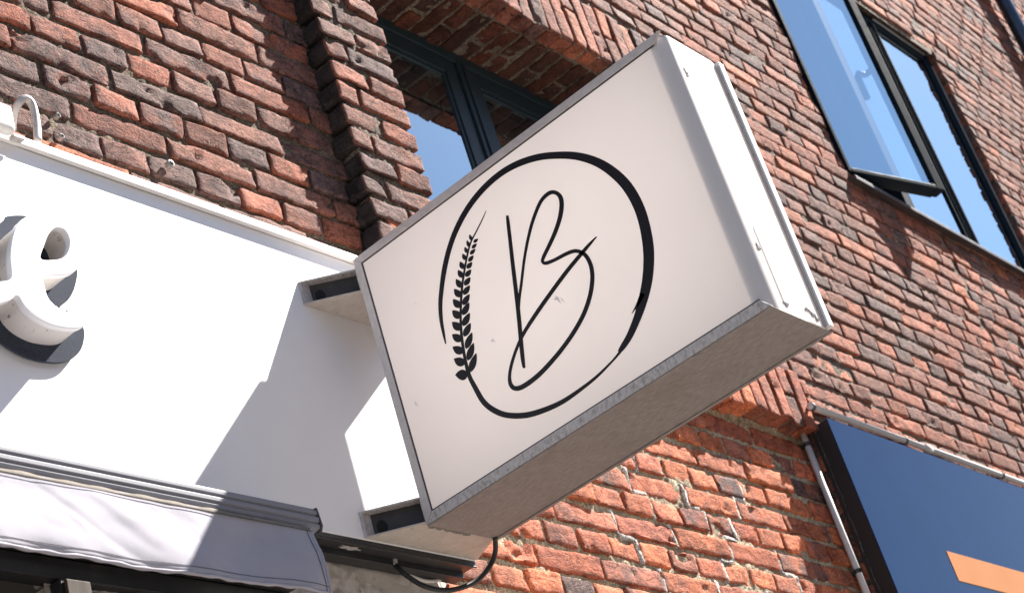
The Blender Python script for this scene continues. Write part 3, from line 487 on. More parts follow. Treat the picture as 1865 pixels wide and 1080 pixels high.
LEAVES=[[[-0.3079,0.3707,-0.3076,0.3699],[-0.3062,0.3827,-0.2993,0.3637],[-0.3028,0.3898,-0.2928,0.3624],[-0.2985,0.3947,-0.2871,0.3632],[-0.2937,0.398,-0.282,0.3656],[-0.2883,0.3999,-0.2773,0.3694],[-0.2826,0.4007,-0.2731,0.3744],[-0.2764,0.4004,-0.2692,0.3805],[-0.2699,0.3992,-0.2657,0.3874],[-0.2629,0.3966,-0.2626,0.3958]],[[-0.3084,0.4094,-0.3076,0.4089],[-0.3114,0.418,-0.2975,0.409],[-0.3109,0.4243,-0.2909,0.4114],[-0.3088,0.4297,-0.2858,0.4147],[-0.3055,0.4343,-0.2819,0.4189],[-0.3013,0.4382,-0.279,0.4237],[-0.2961,0.4415,-0.277,0.4291],[-0.2902,0.4444,-0.2757,0.435],[-0.2836,0.4469,-0.2751,0.4413],[-0.2761,0.4487,-0.2754,0.4482]],[[-0.3152,0.4475,-0.3145,0.4471],[-0.3183,0.4556,-0.3046,0.448],[-0.3179,0.4618,-0.2983,0.4508],[-0.3159,0.4671,-0.2934,0.4545],[-0.3129,0.4718,-0.2897,0.4588],[-0.3088,0.476,-0.2869,0.4637],[-0.3038,0.4796,-0.285,0.4691],[-0.2981,0.4829,-0.2839,0.4749],[-0.2918,0.4858,-0.2834,0.4811],[-0.2845,0.4882,-0.2838,0.4878]],[[-0.3237,0.4869,-0.3229,0.4865],[-0.3273,0.4943,-0.3133,0.4881],[-0.3274,0.5002,-0.3072,0.4913],[-0.3259,0.5054,-0.3027,0.4952],[-0.3232,0.5101,-0.2993,0.4996],[-0.3194,0.5143,-0.297,0.5045],[-0.3148,0.5182,-0.2955,0.5097],[-0.3095,0.5217,-0.2948,0.5153],[-0.3034,0.525,-0.2948,0.5212],[-0.2965,0.5278,-0.2957,0.5275]],[[-0.3333,0.5228,-0.3324,0.5226],[-0.338,0.5295,-0.3226,0.5255],[-0.3388,0.5352,-0.3167,0.5295],[-0.338,0.5404,-0.3125,0.5339],[-0.3358,0.5454,-0.3096,0.5387],[-0.3325,0.55,-0.3079,0.5437],[-0.3282,0.5544,-0.307,0.549],[-0.3231,0.5586,-0.307,0.5545],[-0.3172,0.5626,-0.3078,0.5602],[-0.3104,0.5664,-0.3095,0.5662]],[[-0.3444,0.56,-0.3435,0.5598],[-0.3494,0.5661,-0.3341,0.5631],[-0.3505,0.5714,-0.3286,0.5671],[-0.3499,0.5764,-0.3247,0.5715],[-0.3481,0.5811,-0.3222,0.5761],[-0.3451,0.5856,-0.3207,0.5809],[-0.3412,0.59,-0.3202,0.586],[-0.3364,0.5942,-0.3205,0.5911],[-0.3309,0.5983,-0.3215,0.5965],[-0.3244,0.6022,-0.3236,0.602]],[[-0.3554,0.5935,-0.3545,0.5934],[-0.3606,0.5986,-0.3458,0.5975],[-0.3621,0.6034,-0.3409,0.6019],[-0.362,0.6082,-0.3376,0.6064],[-0.3606,0.6128,-0.3355,0.611],[-0.3581,0.6174,-0.3345,0.6157],[-0.3548,0.6219,-0.3344,0.6205],[-0.3506,0.6264,-0.3352,0.6253],[-0.3457,0.6308,-0.3366,0.6302],[-0.3399,0.6352,-0.339,0.6351]],[[-0.3693,0.6253,-0.3683,0.6253],[-0.3741,0.63,-0.3604,0.6294],[-0.3755,0.6346,-0.3559,0.6337],[-0.3755,0.6391,-0.3529,0.6381],[-0.3743,0.6435,-0.351,0.6425],[-0.372,0.6479,-0.3502,0.647],[-0.369,0.6523,-0.3502,0.6515],[-0.3652,0.6566,-0.3509,0.656],[-0.3607,0.6609,-0.3523,0.6606],[-0.3554,0.6652,-0.3545,0.6652]],[[-0.3826,0.6525,-0.3817,0.6526],[-0.3876,0.6564,-0.3747,0.6574],[-0.3893,0.6605,-0.3708,0.662],[-0.3897,0.6648,-0.3684,0.6665],[-0.3889,0.6691,-0.3671,0.6709],[-0.3873,0.6736,-0.3667,0.6752],[-0.3848,0.678,-0.3671,0.6794],[-0.3816,0.6826,-0.3682,0.6837],[-0.3778,0.6872,-0.3699,0.6878],[-0.3733,0.6919,-0.3723,0.6919]],[[-0.3979,0.6817,-0.3969,0.6818],[-0.4025,0.6848,-0.3908,0.6862],[-0.4043,0.6882,-0.3875,0.6902],[-0.4049,0.6918,-0.3855,0.6941],[-0.4044,0.6955,-0.3845,0.6979],[-0.4031,0.6993,-0.3844,0.7016],[-0.401,0.7032,-0.385,0.7052],[-0.3984,0.7072,-0.3862,0.7087],[-0.3951,0.7113,-0.3879,0.7122],[-0.3913,0.7154,-0.3903,0.7156]],[[-0.4117,0.7067,-0.4107,0.7069],[-0.4163,0.7092,-0.4052,0.7114],[-0.4183,0.7122,-0.4023,0.7153],[-0.4191,0.7154,-0.4006,0.719],[-0.4189,0.7189,-0.3999,0.7225],[-0.4179,0.7224,-0.4001,0.7259],[-0.4162,0.7261,-0.4009,0.7291],[-0.4139,0.73,-0.4023,0.7322],[-0.4111,0.7339,-0.4042,0.7353],[-0.4077,0.738,-0.4067,0.7382]],[[-0.4293,0.7295,-0.4283,0.7297],[-0.4331,0.7316,-0.4239,0.7336],[-0.4348,0.7343,-0.4216,0.7371],[-0.4355,0.7371,-0.4202,0.7404],[-0.4353,0.7401,-0.4197,0.7435],[-0.4346,0.7433,-0.4198,0.7465],[-0.4332,0.7466,-0.4206,0.7493],[-0.4313,0.75,-0.4217,0.7521],[-0.429,0.7535,-0.4234,0.7547],[-0.4264,0.757,-0.4254,0.7573]],[[-0.4433,0.7484,-0.4423,0.7487],[-0.4465,0.7502,-0.4386,0.7523],[-0.4481,0.7525,-0.4367,0.7555],[-0.4488,0.7551,-0.4357,0.7585],[-0.4488,0.7578,-0.4353,0.7612],[-0.4482,0.7606,-0.4356,0.7639],[-0.4471,0.7636,-0.4363,0.7664],[-0.4456,0.7667,-0.4374,0.7688],[-0.4438,0.7699,-0.4389,0.7711],[-0.4417,0.7731,-0.4407,0.7734]],[[-0.4576,0.7619,-0.4566,0.7622],[-0.4606,0.764,-0.4534,0.7662],[-0.4621,0.7666,-0.4517,0.7697],[-0.4629,0.7694,-0.4509,0.773],[-0.4629,0.7724,-0.4506,0.7761],[-0.4625,0.7755,-0.4509,0.779],[-0.4616,0.7788,-0.4517,0.7818],[-0.4604,0.7822,-0.4528,0.7844],[-0.4587,0.7857,-0.4543,0.787],[-0.4569,0.7892,-0.4559,0.7895]],[[-0.4731,0.7789,-0.4721,0.7792],[-0.4759,0.7805,-0.4693,0.7826],[-0.4774,0.7825,-0.4679,0.7856],[-0.4781,0.7848,-0.4672,0.7884],[-0.4782,0.7873,-0.4671,0.7909],[-0.4779,0.7899,-0.4674,0.7934],[-0.4772,0.7927,-0.4681,0.7956],[-0.4761,0.7956,-0.4692,0.7978],[-0.4747,0.7986,-0.4707,0.7999],[-0.4732,0.8016,-0.4722,0.8019]],[[-0.3187,0.3736,-0.3179,0.3744],[-0.329,0.3734,-0.3173,0.3846],[-0.3364,0.3759,-0.3196,0.392],[-0.3425,0.3796,-0.3232,0.3982],[-0.3477,0.3843,-0.3278,0.4034],[-0.3519,0.3899,-0.3333,0.4078],[-0.3555,0.3961,-0.3395,0.4115],[-0.3584,0.4029,-0.3463,0.4146],[-0.3608,0.4103,-0.3537,0.4172],[-0.3625,0.4183,-0.3617,0.4191]],[[-0.3242,0.4142,-0.3234,0.415],[-0.3342,0.4135,-0.3224,0.4249],[-0.3412,0.4156,-0.3244,0.4319],[-0.3469,0.419,-0.3276,0.4377],[-0.3517,0.4233,-0.3318,0.4425],[-0.3556,0.4284,-0.3369,0.4465],[-0.3587,0.4342,-0.3427,0.4498],[-0.3613,0.4407,-0.3491,0.4525],[-0.3632,0.4477,-0.3561,0.4546],[-0.3645,0.4553,-0.3637,0.4561]],[[-0.3305,0.4537,-0.3297,0.4545],[-0.34,0.4526,-0.3291,0.4638],[-0.3468,0.4542,-0.3311,0.4703],[-0.3524,0.457,-0.3344,0.4756],[-0.357,0.4609,-0.3386,0.4799],[-0.3609,0.4655,-0.3436,0.4834],[-0.3641,0.4708,-0.3492,0.4862],[-0.3668,0.4767,-0.3555,0.4884],[-0.3689,0.4832,-0.3622,0.4901],[-0.3704,0.4903,-0.3696,0.4911]],[[-0.3373,0.495,-0.3366,0.4959],[-0.3463,0.4926,-0.3361,0.5045],[-0.3527,0.4931,-0.3381,0.5102],[-0.358,0.4949,-0.3412,0.5146],[-0.3625,0.4978,-0.3452,0.518],[-0.3662,0.5015,-0.3499,0.5205],[-0.3693,0.5059,-0.3553,0.5223],[-0.3718,0.511,-0.3612,0.5234],[-0.3738,0.5166,-0.3676,0.5239],[-0.3753,0.523,-0.3746,0.5238]],[[-0.3453,0.5299,-0.3446,0.5308],[-0.3542,0.5272,-0.3443,0.5394],[-0.3606,0.5274,-0.3464,0.5449],[-0.3659,0.5289,-0.3496,0.5491],[-0.3704,0.5315,-0.3536,0.5522],[-0.3742,0.535,-0.3584,0.5545],[-0.3774,0.5392,-0.3638,0.556],[-0.38,0.5441,-0.3697,0.5568],[-0.3821,0.5496,-0.3761,0.5571],[-0.3837,0.5557,-0.383,0.5566]],[[-0.3565,0.5641,-0.3558,0.565],[-0.365,0.5615,-0.3556,0.5732],[-0.3712,0.5617,-0.3576,0.5785],[-0.3763,0.5632,-0.3607,0.5825],[-0.3806,0.5657,-0.3646,0.5855],[-0.3842,0.569,-0.3692,0.5877],[-0.3873,0.5731,-0.3743,0.5891],[-0.3898,0.5777,-0.38,0.5899],[-0.3919,0.583,-0.3861,0.5902],[-0.3935,0.5889,-0.3928,0.5898]],[[-0.3688,0.5948,-0.3681,0.5957],[-0.3766,0.5917,-0.3681,0.6032],[-0.3823,0.5914,-0.3702,0.6079],[-0.3872,0.5924,-0.3732,0.6114],[-0.3912,0.5943,-0.3769,0.6139],[-0.3947,0.5971,-0.3813,0.6155],[-0.3977,0.6006,-0.3861,0.6164],[-0.4002,0.6047,-0.3914,0.6167],[-0.4023,0.6094,-0.3972,0.6164],[-0.404,0.6146,-0.4033,0.6155]],[[-0.3823,0.6258,-0.3817,0.6268],[-0.3894,0.6224,-0.3819,0.6336],[-0.3946,0.6217,-0.3838,0.6378],[-0.3991,0.6222,-0.3866,0.6407],[-0.4028,0.6237,-0.3901,0.6427],[-0.4061,0.6259,-0.3941,0.6438],[-0.4088,0.6289,-0.3985,0.6443],[-0.4112,0.6325,-0.4034,0.6441],[-0.4132,0.6366,-0.4086,0.6434],[-0.4148,0.6413,-0.4142,0.6422]],[[-0.3967,0.6524,-0.396,0.6534],[-0.4031,0.6491,-0.3961,0.6597],[-0.4079,0.6482,-0.3979,0.6635],[-0.4119,0.6485,-0.4004,0.6662],[-0.4153,0.6498,-0.4035,0.6679],[-0.4182,0.6518,-0.4071,0.6688],[-0.4207,0.6545,-0.4112,0.6691],[-0.4228,0.6577,-0.4156,0.6688],[-0.4246,0.6615,-0.4203,0.668],[-0.426,0.6657,-0.4254,0.6667]],[[-0.4104,0.6774,-0.4098,0.6784],[-0.4162,0.674,-0.41,0.6842],[-0.4206,0.6729,-0.4117,0.6876],[-0.4243,0.673,-0.4141,0.6899],[-0.4275,0.6739,-0.417,0.6913],[-0.4302,0.6756,-0.4203,0.692],[-0.4325,0.6779,-0.424,0.692],[-0.4345,0.6808,-0.4281,0.6915],[-0.4362,0.6842,-0.4324,0.6904],[-0.4376,0.688,-0.437,0.689]],[[-0.4245,0.7002,-0.424,0.7012],[-0.4298,0.6968,-0.4243,0.7066],[-0.4339,0.6957,-0.4259,0.7096],[-0.4373,0.6956,-0.4281,0.7117],[-0.4402,0.6963,-0.4308,0.7128],[-0.4427,0.6978,-0.4339,0.7133],[-0.4449,0.6998,-0.4374,0.7132],[-0.4468,0.7024,-0.4411,0.7125],[-0.4485,0.7054,-0.4451,0.7114],[-0.4499,0.7089,-0.4493,0.7098]],[[-0.4381,0.7183,-0.4376,0.7193],[-0.4429,0.7155,-0.4381,0.724],[-0.4467,0.7146,-0.4397,0.7267],[-0.4499,0.7146,-0.4419,0.7286],[-0.4526,0.7154,-0.4445,0.7297],[-0.4551,0.7167,-0.4474,0.7302],[-0.4572,0.7186,-0.4506,0.7302],[-0.4591,0.7209,-0.4541,0.7297],[-0.4607,0.7237,-0.4578,0.7288],[-0.4622,0.7267,-0.4617,0.7277]],[[-0.452,0.7372,-0.4515,0.7382],[-0.4564,0.7344,-0.4525,0.7424],[-0.46,0.7334,-0.4543,0.7448],[-0.4632,0.7332,-0.4566,0.7463],[-0.466,0.7337,-0.4593,0.7472],[-0.4685,0.7347,-0.4622,0.7474],[-0.4708,0.7363,-0.4653,0.7472],[-0.4728,0.7383,-0.4687,0.7466],[-0.4747,0.7407,-0.4723,0.7456],[-0.4764,0.7433,-0.4759,0.7443]],[[-0.4656,0.7522,-0.4652,0.7532],[-0.4695,0.7496,-0.4661,0.7569],[-0.4727,0.7485,-0.4677,0.759],[-0.4755,0.7482,-0.4697,0.7604],[-0.478,0.7486,-0.4721,0.761],[-0.4802,0.7495,-0.4746,0.7612],[-0.4822,0.7508,-0.4774,0.7609],[-0.484,0.7526,-0.4804,0.7602],[-0.4857,0.7547,-0.4836,0.7592],[-0.4873,0.757,-0.4868,0.758]],[[-0.478,0.7669,-0.4776,0.768],[-0.4813,0.7643,-0.4787,0.7711],[-0.484,0.763,-0.4803,0.7728],[-0.4864,0.7625,-0.4821,0.7737],[-0.4887,0.7626,-0.4842,0.7741],[-0.4907,0.7632,-0.4865,0.774],[-0.4925,0.7642,-0.489,0.7734],[-0.4943,0.7655,-0.4916,0.7725],[-0.4959,0.7672,-0.4943,0.7713],[-0.4974,0.769,-0.497,0.77]]]
E_OUT=[[-1.5307,0.4874],[-1.4802,0.5122],[-1.4439,0.5356],[-1.4351,0.6039],[-1.4165,0.6702],[-1.3895,0.7278],[-1.3521,0.766],[-1.303,0.7963],[-1.2491,0.8138],[-1.1968,0.8178],[-1.1626,0.7933],[-1.1541,0.7447],[-1.1692,0.6894],[-1.2007,0.635],[-1.2454,0.6016],[-1.3259,0.5712],[-1.3314,0.5316],[-1.3242,0.4976],[-1.3002,0.4784],[-1.2641,0.4731],[-1.224,0.4862],[-1.1797,0.5109],[-1.1826,0.4876],[-1.1979,0.4594],[-1.2286,0.4322],[-1.2687,0.4183],[-1.331,0.4128],[-1.3829,0.4256],[-1.4144,0.4494],[-1.4328,0.4796],[-1.4602,0.4574],[-1.4926,0.4387],[-1.543,0.4118]]
E_HOLE=[[-1.328,0.6327],[-1.3065,0.6824],[-1.2805,0.7309],[-1.2512,0.759],[-1.2221,0.7605],[-1.2111,0.7285],[-1.226,0.6849],[-1.2504,0.657],[-1.2917,0.6379]]
F_OUT=[[-1.6985,0.6475],[-1.6027,0.8425],[-1.5108,0.9061],[-1.4463,0.8592],[-1.4321,0.77],[-1.4263,0.7471],[-1.4375,0.7237],[-1.466,0.7036],[-1.52,0.6986],[-1.5515,0.6465],[-1.5848,0.5068],[-1.6638,0.4272],[-1.7285,0.4316]]
BLACK_CABLE=[[0.0678,0.225,-0.0017],[0.0571,0.2052,-0.0301],[0.059,0.1855,-0.0644],[0.0755,0.1657,-0.0988],[0.0946,0.146,-0.1259],[0.1425,0.1263,-0.1433],[0.1977,0.1065,-0.1433],[0.2613,0.0868,-0.1251],[0.3017,0.067,-0.1013],[0.3366,0.0473,-0.0665],[0.3471,0.0275,-0.0366],[0.3365,0.0078,-0.0174],[0.3178,-0.012,0.0006]]
WHITE_CABLE=[[-0.2591,0.245,0.005],[-0.2199,0.245,-0.002],[-0.1526,0.245,-0.0107],[-0.059,0.245,-0.0161],[0.0575,0.245,-0.0187],[0.1361,0.245,-0.0232],[0.1826,0.245,-0.0352],[0.2317,0.245,-0.0417],[0.286,0.245,-0.0358],[0.3464,0.245,-0.0164],[0.3981,0.245,0.006],[0.4209,0.245,0.0227]]
GREY_CABLE=[[-1.1499,0.25,1.2956],[-1.1628,0.22,1.3249],[-1.1621,0.19,1.3508],[-1.1412,0.18,1.3734],[-1.1199,0.18,1.3667],[-1.112,0.18,1.3312],[-1.123,0.17,1.2668],[-1.149,0.15,1.1845]]

# ---------------------------------------------------------------- brickwork
_tmpl = {}
def template(nx, nz, nd):
    key = (nx, nz, nd)
    if key in _tmpl:
        return _tmpl[key]
    ii, jj = np.meshgrid(np.arange(nx + 1), np.arange(nz + 1))
    ii, jj = ii.ravel(), jj.ravel()
    W = nx + 1
    bord = [i for i in range(nx)] + [j * W + nx for j in range(nz)] + [nz * W + i for i in range(nx, 0, -1)] + [j * W for j in range(nz, 0, -1)]
    faces = [(j * W + i, j * W + i + 1, (j + 1) * W + i + 1, (j + 1) * W + i) for j in range(nz) for i in range(nx)]
    nf, nb = W * (nz + 1), len(bord)
    prev = bord
    for k in range(nd):
        cur = [nf + k * nb + q for q in range(nb)]
        faces += [(prev[q], cur[q], cur[(q + 1) % nb], prev[(q + 1) % nb]) for q in range(nb)]
        prev = cur
    _tmpl[key] = (ii, jj, np.array(bord), np.array(faces))
    return _tmpl[key]

class Frame:
    """local u, v, w (outward) to world"""
    def __init__(self, o, u, v, w):
        self.o, self.u, self.v, self.w = (np.array(a, float) for a in (o, u, v, w))
    def __call__(self, p):
        return self.o + p[:, :1] * self.u + p[:, 1:2] * self.v + p[:, 2:3] * self.w

def front_frame(y):
    return Frame((0, y, 0), (1, 0, 0), (0, 0, 1), (0, -1, 0))

class Masonry:
    def __init__(self, seed):
        self.P, self.F, self.MI, self.T = [], [], [], []
        self.n = 0
        self.r = np.random.RandomState(seed)
    def push(self, P, F, mi, tint):
        self.P.append(P); self.F.append(F + self.n); self.MI.append(np.full(len(F), mi))
        t = np.empty((len(P), 4)); t[:] = tint
        self.T.append(t); self.n += len(P)
    def brick(self, fr, u0, u1, v0, v1, D, tint, burn, cell=0.022, nd=1, proud=0.0, rough=1.0, mi=0, shaded_side_tint=None):
        r = self.r
        L, H = u1 - u0, v1 - v0
        nx, nz = max(4, int(round(L / cell)) + 2), max(4, int(round(H / cell)) + 2)
        ii, jj, bord, F = template(nx, nz, nd)
        e = 0.0055
        us = np.concatenate([[0, e], np.linspace(e, L - e, nx - 1)[1:-1], [L - e, L]])
        vs = np.concatenate([[0, e], np.linspace(e, H - e, nz - 1)[1:-1], [H - e, H]])
        u, v = us[ii], vs[jj]
        edge = (ii == 0) | (ii == nx) | (jj == 0) | (jj == nz)
        ring = (ii == 1) | (ii == nx - 1) | (jj == 1) | (jj == nz - 1)
        # rounded, knocked corners
        rc = r.uniform(0.003, 0.020, 4)
        for q, (cu, cv) in enumerate(((0, 0), (L, 0), (0, H), (L, H))):
            du, dv = np.abs(u - cu), np.abs(v - cv)
            a, b = rc[q] - du, rc[q] - dv
            k = (a > 0) & (b > 0)
            d = np.hypot(a, b)
            k2 = k & (d > rc[q])
            s = np.where(k2, rc[q] / np.maximum(d, 1e-6), 1)
            u = np.where(k2, cu + np.sign(L / 2 - cu) * (rc[q] - a * s), u)
            v = np.where(k2, cv + np.sign(H / 2 - cv) * (rc[q] - b * s), v)
        w = np.where(edge, -0.0040, np.where(ring, -0.0004, 0.0))
        w = w + proud + r.normal(0, 0.0022) * (u - L / 2) / (L / 2) + r.normal(0, 0.0026) * (v - H / 2) / (H / 2)
        seed = r.uniform(-40, 40, 3)
        p = np.stack([u + u0, v + v0, w], 1)
        ps = np.stack([u + u0, v + v0, np.zeros_like(u)], 1) + seed
        amp = 0.0042 * rough
        d = fbm(ps * np.array([8, 11, 1.0]), 3)
        d2 = fbm(ps * np.array([24, 30, 1.0]) + 9, 2)
        g = fbm(ps * np.array([13, 19, 1.0]) + 31, 2)
        p[:, 2] += amp * d + 0.0035 * rough * d2 - np.maximum(0, g - 0.44) * 0.060 * rough
        wob = np.where(edge, 1.0, np.where(ring, 0.8, 0.25))
        p[:, 0] += wob * 0.0075 * rough * fbm(ps * 16 + 55, 3)
        p[:, 1] += wob * 0.0075 * rough * fbm(ps * 16 + 77, 3)
        rings = [p]
        for k in range(nd):
            q = p[bord].copy()
            w0 = q[:, 2].copy()
            t = ((k + 1) / nd) ** 2
            q[:, 2] = w0 * (1 - t) + (-D) * t
            cu, cv = (u0 + u1) / 2, (v0 + v1) / 2
            if nd > 1:
                qs = q + seed
                q[:, 0] += 0.006 * rough * fbm(qs * 12, 2)
                q[:, 1] += 0.006 * rough * fbm(qs * 12 + 8, 2)
            rings.append(q)
        P = fr(np.concatenate(rings))
        self.push(P, F, mi, (*tint, burn))
        if shaded_side_tint:
            self.T[-1][len(p):] = (*shaded_side_tint, 0.0)
    def mortar(self, fr, u0, u1, v0, v1, recess, tint, cell=0.012, amp=0.006, holes=(), burn=0.0):
        nu, nv = max(2, int((u1 - u0) / cell)), max(2, int((v1 - v0) / cell))
        us, vs = np.linspace(u0, u1, nu + 1), np.linspace(v0, v1, nv + 1)
        U, V = np.meshgrid(us, vs)
        p = np.stack([U.ravel(), V.ravel(), np.full(U.size, -recess)], 1)
        s = self.r.uniform(-30, 30, 3)
        p[:, 2] += amp * (fbm(p * np.array([16, 16, 1]) + s, 3) + 0.7 * vnoise(p * np.array([62, 62, 1]) + s))
        i, j = np.meshgrid(np.arange(nu), np.arange(nv))
        i, j = i.ravel(), j.ravel()
        ok = np.ones(len(i), bool)
        cu, cv = (us[i] + us[i + 1]) / 2, (vs[j] + vs[j + 1]) / 2
        for (a, b, c, d) in holes:
            ok &= ~((cu > a) & (cu < b) & (cv > c) & (cv < d))
        i, j = i[ok], j[ok]
        W = nu + 1
        F = np.stack([j * W + i, j * W + i + 1, (j + 1) * W + i + 1, (j + 1) * W + i], 1)
        self.push(fr(p), F, 1, (*tint, burn))
    def build(self, name, parent, mats=None):
        P = np.concatenate(self.P) * S
        F = np.concatenate(self.F)
        MI = np.concatenate(self.MI)
        T = np.concatenate(self.T)
        me = bpy.data.meshes.new(name)
        me.vertices.add(len(P)); me.vertices.foreach_set('co', P.astype(np.float32).ravel())
        me.loops.add(F.size); me.loops.foreach_set('vertex_index', F.astype(np.int32).ravel())
        me.polygons.add(len(F))
        me.polygons.foreach_set('loop_start', np.arange(0, F.size, 4, dtype=np.int32))
        me.polygons.foreach_set('loop_total', np.full(len(F), 4, dtype=np.int32))
        for mt in (mats or [MAT['brick'], MAT['mortar']]):
            me.materials.append(mt)
        me.polygons.foreach_set('material_index', MI.astype(np.int32))
        me.polygons.foreach_set('use_smooth', np.ones(len(F), bool))
        at = me.attributes.new('tint', 'FLOAT_COLOR', 'POINT')
        at.data.foreach_set('color', T.astype(np.float32).ravel())
        me.update()
        me.validate()
        me.set_sharp_from_angle(angle=math.radians(38))
        o = bpy.data.objects.new(name, me)
        COL.objects.link(o)
        attach(o, parent)
        return o

ORANGE, RED, BROWN, PURPLE, DARK = (0.44, 0.135, 0.062), (0.34, 0.100, 0.055), (0.24, 0.088, 0.058), (0.185, 0.095, 0.080), (0.095, 0.058, 0.052)
ZONES = {
    'low':   ([(ORANGE, 5), (RED, 3.2), (BROWN, 0.8), (PURPLE, 0.3)], 0.17),
    'left':  ([(ORANGE, 0.7), (RED, 3.0), (BROWN, 3.8), (PURPLE, 1.6), (DARK, 0.1)], 0.24),
    'pier':  ([(ORANGE, 0.6), (RED, 1.6), (BROWN, 3.2), (PURPLE, 2.6), (DARK, 0.1)], 0.27),
    'front': ([(ORANGE, 1.0), (RED, 3.2), (BROWN, 3.2), (PURPLE, 1.5), (DARK, 0.08)], 0.17),
}
def tone(r, zone):
    pal, burn = ZONES[zone]
    cs, ws = [c for c, _ in pal], np.array([w for _, w in pal])
    c = np.array(cs[r.choice(len(cs), p=ws / ws.sum())])
    c2 = np.array(cs[r.choice(len(cs), p=ws / ws.sum())])
    c = c * 0.75 + c2 * 0.25
    c = c * r.uniform(0.80, 1.18) * {'low': 1.30, 'left': 0.84, 'pier': 0.86}.get(zone, 0.90)
    if zone in ('front', 'far', 'left', 'pier'):
        c = c * 0.90 + 0.10 * np.array((0.30, 0.20, 0.165))      # dust on the older faces
    return tuple(c), float(np.clip(r.normal(burn, 0.16), 0, 0.8))

def in_view(x, y, z, mx=330, my=330):
    p = np.array([x, y, z]) - np.array(Cw)
    q = np.array(Rw) @ p
    if q[2] < 0.1:
        return False
    u, v = 932.5 + 3423.4 * q[0] / q[2], 540 + 3423.4 * q[1] / q[2]
    return -mx < u < 1865 + mx and -my < v < 1080 + my

def bond_courses(ma, fr, y, x0, x1, z0, z1, pitch, ztop, xref, header_parity, zone, cell, D=0.05, nd=1, gaps=None, deep=None, bed=0.019, perp=0.013, tint_fn=None, rough=1.0):
    """English cross bond: a course of headers, a course of stretchers, the stretchers stepping by half"""
    k0, k1 = int(math.floor((ztop - z1) / pitch)), int(math.ceil((ztop - z0) / pitch))
    for k in range(k0, k1 + 1):
        top = ztop - k * pitch
        bot = top - pitch
        if top > z1 + 1e-4 or bot < z0 - pitch * 0.6:
            continue
        header = (k % 2) == header_parity
        L = 0.2012 if header else 0.4024
        off = xref + (0.0 if header else (0.1006 if (k // 2) % 2 else 0.3018))
        free = [(x0, x1)]
        zc = (top + bot) / 2
        for (a, b, c, d) in (gaps or []):
            if c < zc < d:
                nf = []
                for (p, q) in free:
                    if b <= p or a >= q:
                        nf.append((p, q))
                    else:
                        if a > p: nf.append((p, a))
                        if b < q: nf.append((b, q))
                free = nf
        jz = ma.r.uniform(-0.003, 0.003)
        for (p, q) in free:
            n0, n1 = int(math.floor((p - off) / L)), int(math.ceil((q - off) / L))
            for n in range(n0, n1 + 1):
                a, b = max(p, off + n * L + (ma.r.uniform(-0.006, 0.006))), min(q, off + (n + 1) * L)
                if b - a < 0.06:
                    continue
                if not in_view((a + b) / 2, y, zc):
                    continue
                edge = deep and any(abs(a - h[1]) < 0.01 or abs(b - h[0]) < 0.01 for h in deep if h[2] < zc < h[3])
                t, burn = tint_fn(ma.r) if tint_fn else tone(ma.r, zone)
                ma.brick(fr, a + (perp / 2 if a > p + 1e-3 else 0), b - (perp / 2 if b < q - 1e-3 else 0), bot + bed / 2 + jz, top - bed / 2 + jz + ma.r.uniform(-0.004, 0.002),
                         (0.13 if edge else D), t, burn, cell, (3 if edge else nd), ma.r.normal(0, 0.0035), rough)

YF, YN = 0.17, 0.262                 # the front face of the brickwork, and the face of the recessed bays
WIN_C = (0.86, 3.20, 1.60, 3.15)     # window openings: x0, x1, z0, z1
WIN_R = (5.30, 8.26, 3.33, 5.53)
fF, fN = front_frame(YF), front_frame(YN)

building = thing('brick_building', (3.0, 1.0, -4.9), 'old red-brown brick building front with recessed bays, soldier arches and dark-framed windows', 'building')

# recessed bay, upper left (above the white fascia)
ma = Masonry(11)
bond_courses(ma, fN, YN, -2.2, 0.47, 0.98, 3.3, 0.1102, 2.099, -0.371, 0, 'left', 0.019, bed=0.020)
ma.mortar(fN, -2.2, 0.50, 0.98, 3.3, 0.0125, (0.19, 0.15, 0.11), 0.009, 0.0065)
upper_bay = ma.build('recessed_wall', building)

# recessed bay, lower right (below the sign), orange brick
ma = Masonry(12)
bond_courses(ma, fN, YN, 0.37, 3.46, -0.75, 1.16, 0.1125, 0.327, 1.031, 0, 'low', 0.019, bed=0.023)
ma.mortar(fN, 0.37, 3.48, -0.75, 1.17, 0.0115, (0.50, 0.42, 0.30), 0.009, 0.006)
# pale repointed joints that climb through the bay in steps, following the real joints
def joint_x(k, x):
    if k % 2 == 0:
        return 1.031 + round((x - 1.031) / 0.2012) * 0.2012
    off = 1.031 + (0.1006 if (k // 2) % 2 else 0.3018)
    return off + round((x - off) / 0.4024) * 0.4024
PALE = (0.66, 0.62, 0.58)
for (sx, k0, n, drift) in ((1.72, -5, 5, 0.06), (2.10, -3, 5, 0.05), (2.55, -4, 4, -0.05), (1.55, -1, 4, 0.08), (2.85, -1, 4, -0.06), (2.25, 1, 4, 0.05)):
    x, px = sx, None
    for q in range(n):
        k = k0 + q
        top = 0.327 - k * 0.1125
        jx = joint_x(k, x)
        ma.brick(fN, jx - 0.014, jx + 0.013, top - 0.108, top + 0.004, 0.02, PALE, 0, 0.010, 1, -0.003, 1.3, 1)
        if px is not None and abs(px - jx) > 0.02 and q % 2:
            a, b = min(px, jx), max(px, jx)
            ma.brick(fN, a, min(b, a + 0.11), top - 0.012, top + 0.013, 0.02, PALE, 0, 0.010, 1, -0.003, 1.3, 1)
        px = jx
        x += drift
lower_bay = ma.build('recessed_wall', building)
lower_bay['label'] = 'orange brick bay with pale lime joints below the projecting sign'

